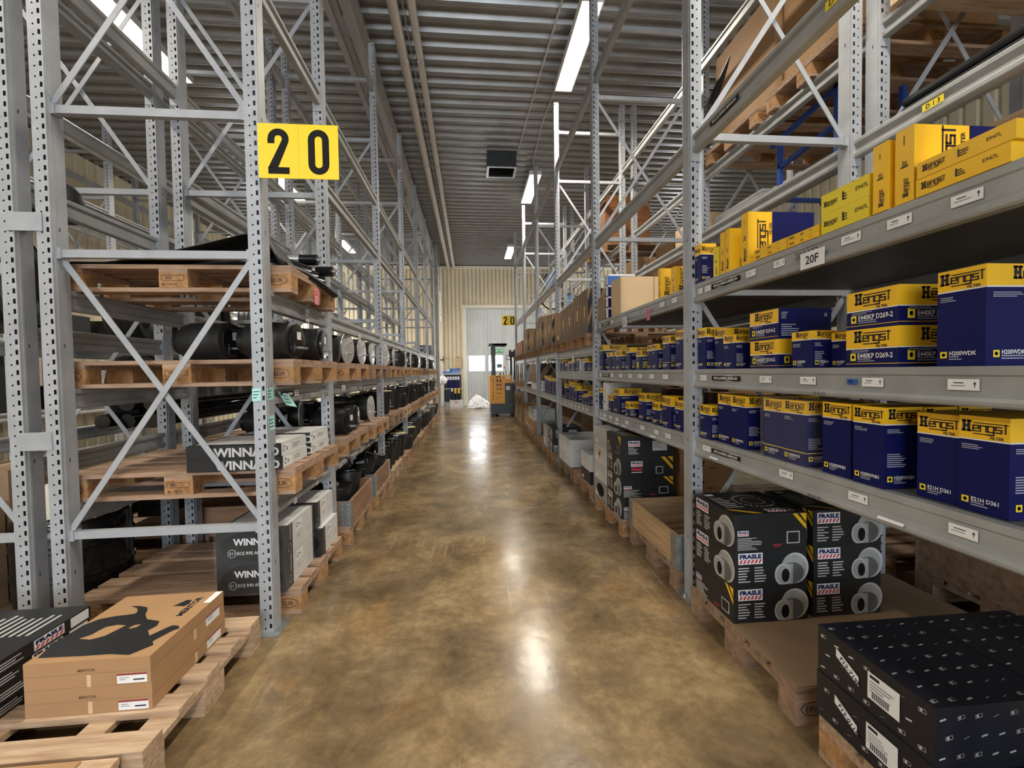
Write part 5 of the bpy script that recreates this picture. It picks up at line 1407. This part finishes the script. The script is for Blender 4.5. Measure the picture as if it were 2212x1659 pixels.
tag(a.build('rubber_sleeve_bundle', smooth=True), 'black bulging rubber sleeves lying under the silver rollers', 'rubber sleeves')
# sticky notes on the first left rack
def note(nm, pts, m):
    a = MB(); a.poly(pts, m); n = (Vector(pts[1]) - Vector(pts[0])); nn = n.cross(Vector(pts[3]) - Vector(pts[0])).normalized() * .0005
    a.poly([tuple(Vector(p) - nn) for p in reversed(pts)], m)
    n = (Vector(pts[1]) - Vector(pts[0])); f = Fr(pts[0], n, Vector(pts[3]) - Vector(pts[0]), a); W, H = n.length, (Vector(pts[3]) - Vector(pts[0])).length
    for k in range(3): f.lines(W * .12, H * (.72 - .24 * k), W * .75, 1, H * .14, INK)
    a.build(nm, L1)
note('sticky_note', [(-1.125, 2.388, 1.222), (-1.082, 2.388, 1.224), (-1.080, 2.388, 1.290), (-1.123, 2.388, 1.288)], MINT)
note('sticky_note', [(-1.0525, 2.395, 1.222), (-1.0525, 2.47, 1.226), (-1.0525, 2.468, 1.292), (-1.0525, 2.393, 1.288)], MINT)
note('sticky_note', [(-1.0525, 2.402, 1.062), (-1.0525, 2.474, 1.066), (-1.0525, 2.468, 1.142), (-1.0525, 2.396, 1.138)], MINT)
note('sticky_note', [(-1.04, 2.60, 1.185), (-1.02, 2.70, 1.165), (-1.05, 2.66, 1.245), (-1.07, 2.56, 1.265)], MINT)
a = MB(); a.box(-.9695, 2.90, 1.80, -.968, 2.965, 1.905, PINK); f = Fr((-.968, 2.90, 1.80), (0, 1, 0), (0, 0, 1), a); f.lines(.01, .08, .045, 2, .02, RED)
tag(a.build('pink_tag'), 'pink paper tag hanging on the highest left pallet block', 'tag')
# cards and labels on the left beams
def lcard(beam, y0, y1, z0, z1, m, tx=None, x=-1.0605):
    a = MB(); a.box(x, y0, z0, x + .0012, y1, z1, m); f = Fr((x + .0012, y0, z0), (0, 1, 0), (0, 0, 1), a); W, H = y1 - y0, z1 - z0
    if tx: f.text(tx, W / 2, H * .28, H * .45, INK if m is not BLACK else WHITE, 1, center=True)
    else: f.lines(W * .15, H * .62, W * .7, 2, H * .3, INK)
    o = bpy.data.objects.new('beam_card', a.data('beam_card', tuple(beam.location + L1.location))); col.objects.link(o); o.parent = beam
lcard(bL1[(0, 1.81)], 2.99, 3.06, 1.70, 1.785, LBL, '205'); lcard(bL1[(0, 1.30)], 2.58, 2.76, 1.228, 1.262, BLACK, 'MAX.2x1000KG')
lcard(bL1[(0, 1.30)], 2.775, 2.83, 1.228, 1.262, LBL); lcard(bL1[(0, 1.30)], 3.27, 3.31, 1.19, 1.215, LBL); lcard(bL1[(0, .70)], 2.72, 2.76, .585, .615, LBL); lcard(bL1[(0, .70)], 3.1, 3.14, .60, .625, LBL)
lcard(bL1[(1, 1.81)], 4.35, 4.43, 1.66, 1.73, LBL); lcard(bL1[(1, 1.30)], 3.75, 3.85, 1.22, 1.262, LBL)
for i in range(5): lcard(bL1[(1, .70)], 3.62 + .34 * i, 3.70 + .34 * i, .60, .625, LBL)
for b, y in ((2, 6.3), (3, 8.3)): lcard(bL1[(b, 1.30)], y, y + .08, 1.14, 1.21, LBL)

# ================================================================ SECOND LEFT RACK
def tyre(x, y, z, r, wd, label, lie=False):
    a = MB(); n = 9
    pf = [(r * .58, -wd * .32), (r * .72, -wd * .5), (r * .90, -wd * .5), (r * .985, -wd * .40), (r, -wd * .2), (r, wd * .2), (r * .985, wd * .40), (r * .90, wd * .5), (r * .72, wd * .5), (r * .58, wd * .32), (r * .56, 0), (r * .58, -wd * .32)]
    a.lathe(pf, RUBBER, (x, y, z + (wd * .5 if lie else r)), (0, 0, 1) if lie else (.96, .28, 0), 36, cap=False)
    if not lie:
        for k in (-.3, -.1, .1, .3): a.lathe([(r * 1.001, wd * k), (r * 1.006, wd * k + .004), (r * 1.006, wd * k + .03), (r * 1.001, wd * k + .034)], RUBBER, (x, y, z + r), (.96, .28, 0), 36, cap=False)
    return tag(a.build('tyre', smooth=True), label, 'tyre', 'black tyres on the second left rack')
n_ = 0
for b in range(0, 3):
    for z, lv in ((.951, 'lower'), (1.621, 'upper')):
        ys = (2.86,) if b == 0 else (YL[b] + .48, YL[b] + 1.06, YL[b] + 1.62)
        for i, y in enumerate(ys):
            if b == 0 and z < 1: continue
            tyre(-2.74, y, z + .002, .29 if z < 1 else .30, .22, f'black tyre standing on the {lv} level of the second left rack, {ORD[b]} bay, {ORD[i]} one')
for i in range(5):
    a = MB(); yy = lambda t: 2.52 + 2.6 * t
    x = -2.36 - .17 * (i % 3); z = 1.03 + .13 * (i // 3)
    a.tube([(x, 3.50, z), (x - .01, 4.1, z + .004), (x + .01, 4.7, z), (x, 5.26, z)], .055, RUBG, 12)
    tag(a.build('rubber_hose', smooth=True), f'thick black hose, {ORD[i]} of the bundle lying on the second left rack', 'hose', 'thick black hoses')
for i in range(4):
    a = MB(); z = .62 + .09 * (i // 2); x = -2.42 - .30 * (i % 2)
    a.box(x - .10, 3.55, z - .62 + .30, x + .10, 5.2, z - .62 + .38, RUBBER)
    tag(a.build('rubber_profile'), f'long black rubber profile near the floor of the second left rack, {("front lower", "rear lower", "front upper", "rear upper")[i]}', 'rubber profile', 'black rubber profiles')
for i in range(2):
    pallet(-2.75, YL[1] + .56 + i * .92, 0, f'wooden pallet on floor of the second left rack, second bay, {("nearer", "farther")[i]}', PG, 'd', near=False)
a = MB(); a.lathe([(.25, 0), (.275, .01), (.28, .05), (.28, .17), (.288, .18), (.288, .20), (.28, .21), (.28, .34), (.288, .35), (.288, .37), (.28, .38), (.28, .50), (.265, .52), (.18, .525)], RUBG, (-2.50, 3.0, 0), n=36); tag(a.build('steel_drum', smooth=True), 'glossy black steel drum on the floor behind the left frame', 'drum')
def lump(u, v):
    x, y = -2.66 + .44 * u, 2.80 + .42 * v
    e = min(1, 6 * min(u, 1 - u)) * min(1, 6 * min(v, 1 - v))
    return (x, y, .532 + .19 * e ** .5 + .01 * math.sin(14 * u + 9 * v))
a = MB(); a.grid(18, 18, lump, mat('cream_wrapping', (.66, .60, .50), .55, bump=.3, scale=12)); a.box(-2.66, 2.80, .53, -2.22, 3.22, .534, MATS['cream_wrapping'])
for k in (.3, .6): a.tube([(-2.66 + .44 * t / 8, 2.80 + .42 * k, lump(t / 8, k)[2] + .003) for t in range(9)], .003, INK, 5)
tag(a.build('wrapped_block', smooth=True), 'cream wrapped block tied with dark cord on top of the black drum', 'package')
for i, (x0, y0, z1, m) in enumerate(((-3.15, 2.55, .62, KRAFTD), (-3.15, 2.95, .80, KRAFTD))):
    carton(x0 - .03, y0, 0.001, x0 + .33, y0 + .37, z1, 'L', None, m, 'brown_carton', f'brown carton on the floor at the left edge, {("nearer", "farther")[i]} one', 'box', 'brown cartons at the left edge')
def bolster(x, y, z, lb):
    a = MB(); a.lathe([(.02, -.01), (.10, 0), (.13, .02), (.13, .38), (.10, .40), (.02, .41)], RUBBER, (x - .2, y, z + .131), (1, 0, 0), 20); tag(a.build('rubber_roll', smooth=True), lb, 'rubber roll', 'dark rubber rolls on the second left rack')
for b in range(0, 5):
    for i in range(4 if b else 2):
        bolster(-2.75, YL[b] + .34 + i * .42 + (.1 if b else 0), 2.823 if b else 2.353, f'dark rubber roll high on the second left rack, {ORD[b]} bay, {ORD[i]} one') if b in (0, 2) else None
# third left rack: stacked goods against the wall
for b in range(6):
    for i in range(2 if b else 1):
        y0 = YL[b] + .18 + .9 * i
        carton(-6.3, y0, .9505, -5.6, y0 + .7, 1.25 + .2 * ((b + i) % 3), 'L', None, (CHAR, KRAFTD, CHAR)[(b + i) % 3], 'storage_carton', f'carton on the lower level of the rack by the left wall, {ORD[b]} bay, {("nearer", "farther")[i]}', 'box', 'cartons on the rack by the left wall')
        carton(-6.25, y0 + .05, 1.9005, -5.6, y0 + .65, 2.1 + .15 * ((b + i) % 2), 'L', None, (KRAFT, CHAR)[(b + i) % 2], 'storage_carton', f'carton on the middle level of the rack by the left wall, {ORD[b]} bay, {("nearer", "farther")[i]}', 'box', 'cartons on the rack by the left wall')

# ================================================================ FAR END
# reach truck
FT = empty('reach_truck', (.95, 13.8, 0), 'orange and black reach truck parked at the far end of the aisle', 'forklift')
def fp(nm, f, sm=False): a = MB(); f(a); return a.build(nm, FT, smooth=sm)
fp('chassis', lambda a: (a.box(.60, 13.2, .07, 1.30, 14.2, .39, DKGREY), a.box(1.28, 13.2, .07, 1.50, 14.6, 1.00, DKGREY), a.box(1.02, 13.24, .39, 1.30, 14.1, .98, DKGREY)))
def hood(a):
    a.box(.575, 13.2, .39, 1.022, 14.1, 1.235, ORANGE)
    f = Fr((.575, 13.2, .39), (1, 0, 0), (0, 0, 1), a)
    for r in range(5):
        for c in range(2): f.rect(.20 + .09 * c, .17 + .12 * r, .25 + .09 * c, .17 + .12 * r + (.012 + .014 * r), CHAR)
    f.line([(.20, .76), (.205, .80), (.25, .83), (.29, .80), (.30, .76)], .022, CHAR)
    for k in range(7): f.rect(.085, .10 + .1 * k, .10, .16 + .1 * k, BLACK)
fp('battery_hood', hood)
fp('control_panel', lambda a: (a.box(1.022, 13.22, 1.0, 1.24, 14.0, 1.235, ORANGE), a.box(1.05, 13.215, 1.13, 1.20, 13.22, 1.20, LBL)))
fp('data_plate', lambda a: a.box(1.06, 13.232, .79, 1.18, 13.239, .91, LBL))
fp('guard_pillar', lambda a: (a.box(.66, 13.25, 1.235, .755, 13.35, 2.14, DKGREY), a.box(.66, 14.0, 1.235, .755, 14.08, 2.14, DKGREY)))
fp('overhead_guard', lambda a: (a.box(.57, 13.2, 2.11, .68, 14.15, 2.19, DKGREY), a.box(.68, 13.22, 2.13, 1.10, 14.1, 2.19, DKGREY)) and a.poly([(1.10, 13.22, 2.19), (1.10, 13.22, 2.13), (1.02, 13.22, 2.09), (.68, 13.22, 2.09), (.68, 13.22, 2.19)], DKGREY))
fp('mast', lambda a: (a.box(1.27, 14.3, .1, 1.33, 14.5, 2.05, DKGREY), a.box(1.40, 14.3, .1, 1.46, 14.5, 2.05, DKGREY), a.box(1.20, 13.4, 1.0, 1.27, 13.5, 1.85, DKGREY), a.box(1.17, 13.35, 1.78, 1.48, 13.6, 1.95, INK)))
fp('hydraulic_hose', lambda a: a.tube([(1.18, 13.36, 1.85), (1.10, 13.34, 1.82), (1.09, 13.34, 1.73), (1.15, 13.34, 1.70), (1.22, 13.36, 1.72)], .012, RUBG, 8), True)
fp('control_lever', lambda a: (a.cyl((1.0, 13.4, 1.23), (1.0, 13.4, 1.32), .012, BLACK, 8), a.cyl((1.08, 13.4, 1.23), (1.08, 13.38, 1.38), .01, BLACK, 8), a.cyl((.90, 13.4, 1.23), (.90, 13.4, 1.30), .02, BLACK, 8)))
for x, y in ((.78, 13.35), (1.35, 14.4)): fp('wheel', lambda a: a.cyl((x - .05, y, .10), (x + .05, y, .10), .10, RUBBER, 24), True)
fp('support_leg', lambda a: a.box(.66, 14.2, .05, .76, 15.3, .18, DKGREY)); fp('support_leg', lambda a: a.box(1.36, 14.6, .05, 1.46, 15.3, .18, DKGREY))
# white plastic bag
BR = random.Random(5); BJ = [[BR.uniform(-1, 1) for _ in range(20)] for _ in range(33)]
def bag(u, v):
    i, j = int(round(u * 32)) % 32, int(round(v * 12))
    th = 2 * PI * u; k = BJ[i][j]
    cx, cy = .30 - .10 * v, 16.45
    rr = (1 - v ** 1.5) * (1 + .10 * math.sin(3 * th + 1) + .09 * k)
    return (cx + .44 * rr * math.cos(th), cy + .30 * rr * math.sin(th), .012 + .50 * v ** .85 + .03 * BJ[i][(j + 7) % 19] * min(1, 4 * v) * (1 - v))
a = MB(); a.grid(32, 12, bag, mat('white_plastic_bag', (.78, .78, .78), .22, bump=.8, scale=5)); tag(a.build('plastic_bag'), 'crumpled white plastic bag on the floor in front of the grey door', 'bag')
# display stand
DS = empty('display_stand', (-.70, 17.3, 0), 'shop display stand with blue and white topper against the end wall', 'display stand')
def dp(nm, f, sm=False): a = MB(); f(a); return a.build(nm, DS, smooth=sm)
dp('side_panel', lambda a: a.poly([(-1.02, 17.1, .08), (-1.02, 17.6, .08), (-1.02, 17.6, 1.3), (-1.02, 17.4, 1.2)], DKGREY) or a.box(-1.03, 17.5, .02, -.36, 17.62, 1.25, DKGREY))
def top(a):
    a.box(-1.09, 17.42, 1.28, -.40, 17.45, 1.49, BLUE); f = Fr((-1.09, 17.42, 1.28), (1, 0, 0), (0, 0, 1), a)
    f.rect(0, .10, .28, .20, WHITE); f.L = 2; f.rect(.04, .13, .16, .17, RED); f.rect(0, 0, .69, .05, mat('light_blue_print', (.25, .45, .75), .4)); f.line([(.38, .10), (.48, .16), (.6, .13), (.66, .08), (.4, .07)], .012, WHITE)
dp('topper', top)
for r in range(2):
    for i in range(5 if r == 0 else 3):
        X, Y, z = (-.87 + .10 * i, 17.30, .72) if r == 0 else (-.72 + .13 * i, 17.18, .27)
        def bl(a, X=X, Y=Y, z=z, r=r, i=i):
            a.box(X - .035, Y - .02, z, X + .035, Y + .03, z + .50, (NAVY if r == 0 or i == 0 else BLACK)); a.box(X - .036, Y - .022, z + (.33 if r == 0 or i == 0 else .26), X + .036, Y - .02, z + .46, WHITE if r == 0 or i == 0 else YEL)
        dp('blister_pack', bl)
dp('shelf', lambda a: (a.box(-1.0, 17.20, .69, -.36, 17.5, .72, GREYL), a.box(-.82, 17.08, .22, -.32, 17.5, .27, GREYL)))
dp('base', lambda a: (a.box(-.80, 16.98, 0, -.30, 17.5, .12, WBOX), a.box(-.80, 17.0, .121, -.30, 17.06, .28, WBOX), a.box(-.62, 16.998, .17, -.48, 16.9995, .20, RED)))
dp('frame', lambda a: a.box(-1.05, 17.0, 0, -.80, 17.6, .2, GREYP))
a = MB(); a.box(-.60, YE - .045, 1.50, -.37, YE - .035, 1.95, KRAFTL); a.box(-.58, YE - .055, 1.94, -.40, YE - .045, 1.965, WOODD); a.box(-.58, YE - .055, 1.485, -.40, YE - .045, 1.51, WOODD)
tag(a.build('wall_paper_notice'), 'pale paper notice between two brown slats on the end wall', 'notice')
a = MB(); a.box(1.02, YE - .03, 2.13, 1.34, YE - .02, 2.26, mat('exit_green', (.02, .30, .10), .4, emit=(.02, .3, .1), es=.3)); f = Fr((1.02, YE - .03, 2.13), (1, 0, 0), (0, 0, 1), a)
f.rect(.02, .03, .09, .10, WHITE); f.pg([(.13, .05), (.19, .05), (.19, .025), (.22, .065), (.19, .105), (.19, .08), (.13, .08)], WHITE); f.rect(.25, .03, .30, .10, WHITE)
tag(a.build('exit_sign'), 'small green and white emergency exit sign on the grey door', 'sign')
a = MB(); a.box(1.08, YE - .012, 1.50, 1.29, YE - .004, 1.66, mat('slate_sticker', (.10, .14, .20), .4)); a.box(1.36, YE - .012, 1.45, 1.40, YE - .004, 1.56, RED); tag(a.build('door_sticker'), 'dark blue sticker and red tag on the right door pane', 'sticker')
a = MB(); a.box(-1.15, 14.95, 0, -1.03, 15.12, ZC - .002, STEEL2); tag(a.build('steel_column'), 'grey steel building column at the far end of the left rack', 'column')
a = MB(); a.box(-1.025, 15.35, 3.15, -1.01, 16.1, 4.15, CREAMT)
f = Fr((-1.01, 15.35, 3.15), (0, 1, 0), (0, 0, 1), a); f.lines(.1, .8, .55, 6, .12, KRAFTD)
a.box(-1.03, 15.6, 4.15, -1.01, 15.65, ZC - .002, GALV); tag(a.build('notice_board'), 'cream notice board hanging above the far end of the left rack', 'notice board')
a = MB(); a.box(-1.12, 14.0, 0, -1.09, 14.85, .84, KRAFT); tag(a.build('cardboard_sheet'), 'upright brown cardboard sheet leaning at the far end of the left rack', 'cardboard')
a = MB(); a.cyl((-1.25, 16.9, 0), (-1.25, 16.9, .62), .10, mat('pink_wrap', (.75, .35, .40), .4), 16); tag(a.build('film_roll', smooth=True), 'pink and white roll standing on the floor at the far left end', 'roll')
a = MB(); a.tube([(-1.02, 16.9, 1.86), (-.82, 16.9, 1.86), (-.80, 16.9, 1.90)], .012, KRAFTD, 6); a.cyl((-1.02, 16.9, 1.72), (-1.02, 16.9, 1.95), .015, BLACK, 6); a.box(-1.14, 16.86, 1.80, -1.0, 16.94, 1.84, BLACK)
a.box(-1.30, 16.8, 0, -1.14, 17.1, 2.0, STEEL2); tag(a.build('tool_holder'), 'grey post with black hooks and brown arm beside the end wall', 'tool holder')
a = MB(); a.grid(20, 10, lambda u, v: (-1.05 + .16 * math.cos(2 * PI * u) * math.cos(v * PI - PI / 2) * (1 + .2 * math.sin(6 * u * PI)), 16.75 + .14 * math.sin(2 * PI * u) * math.cos(v * PI - PI / 2), 1.05 + .17 * math.sin(v * PI - PI / 2)), MATS['white_plastic_bag']); tag(a.build('plastic_bag', smooth=True), 'white plastic bag hanging beside the display stand', 'bag')
def reel(x, z, r, m, lb):
    a = MB(); a.lathe([(r * .97, 0), (r, .02), (r, .05), (r * .92, .06)], m, (x, YE - .06, z), (0, -1, 0), 32); a.lathe([(r * 1.12, .01), (r * 1.14, .03), (r * 1.12, .05), (r * 1.0, .052)], BLACK, (x, YE - .055, z), (0, -1, 0), 32, cap=False); tag(a.build('round_wall_panel', smooth=True), lb, 'round panel')
reel(3.46, 5.0, .36, mat('pale_blue_paint', (.22, .38, .62), .4), 'pale blue round panel with black rim high on the end wall')
reel(4.15, 4.15, .30, MATS['pale_blue_paint'], 'pale blue round panel with black rim, lower and farther right on the end wall')
reel(3.35, 4.25, .36, mat('cream_disc', (.78, .70, .50), .4), 'cream round panel with black rim on the end wall right of the door')
a = MB(); a.box(-1.50, 13.55, 1.30, -1.20, 13.62, 1.30, RUBG) if False else a.box(-1.45, 12.75, 1.812, -1.12, 13.1, 2.13, RUBG); tag(a.build('black_case'), 'black box standing on the beam at the far end of the left rack', 'box')
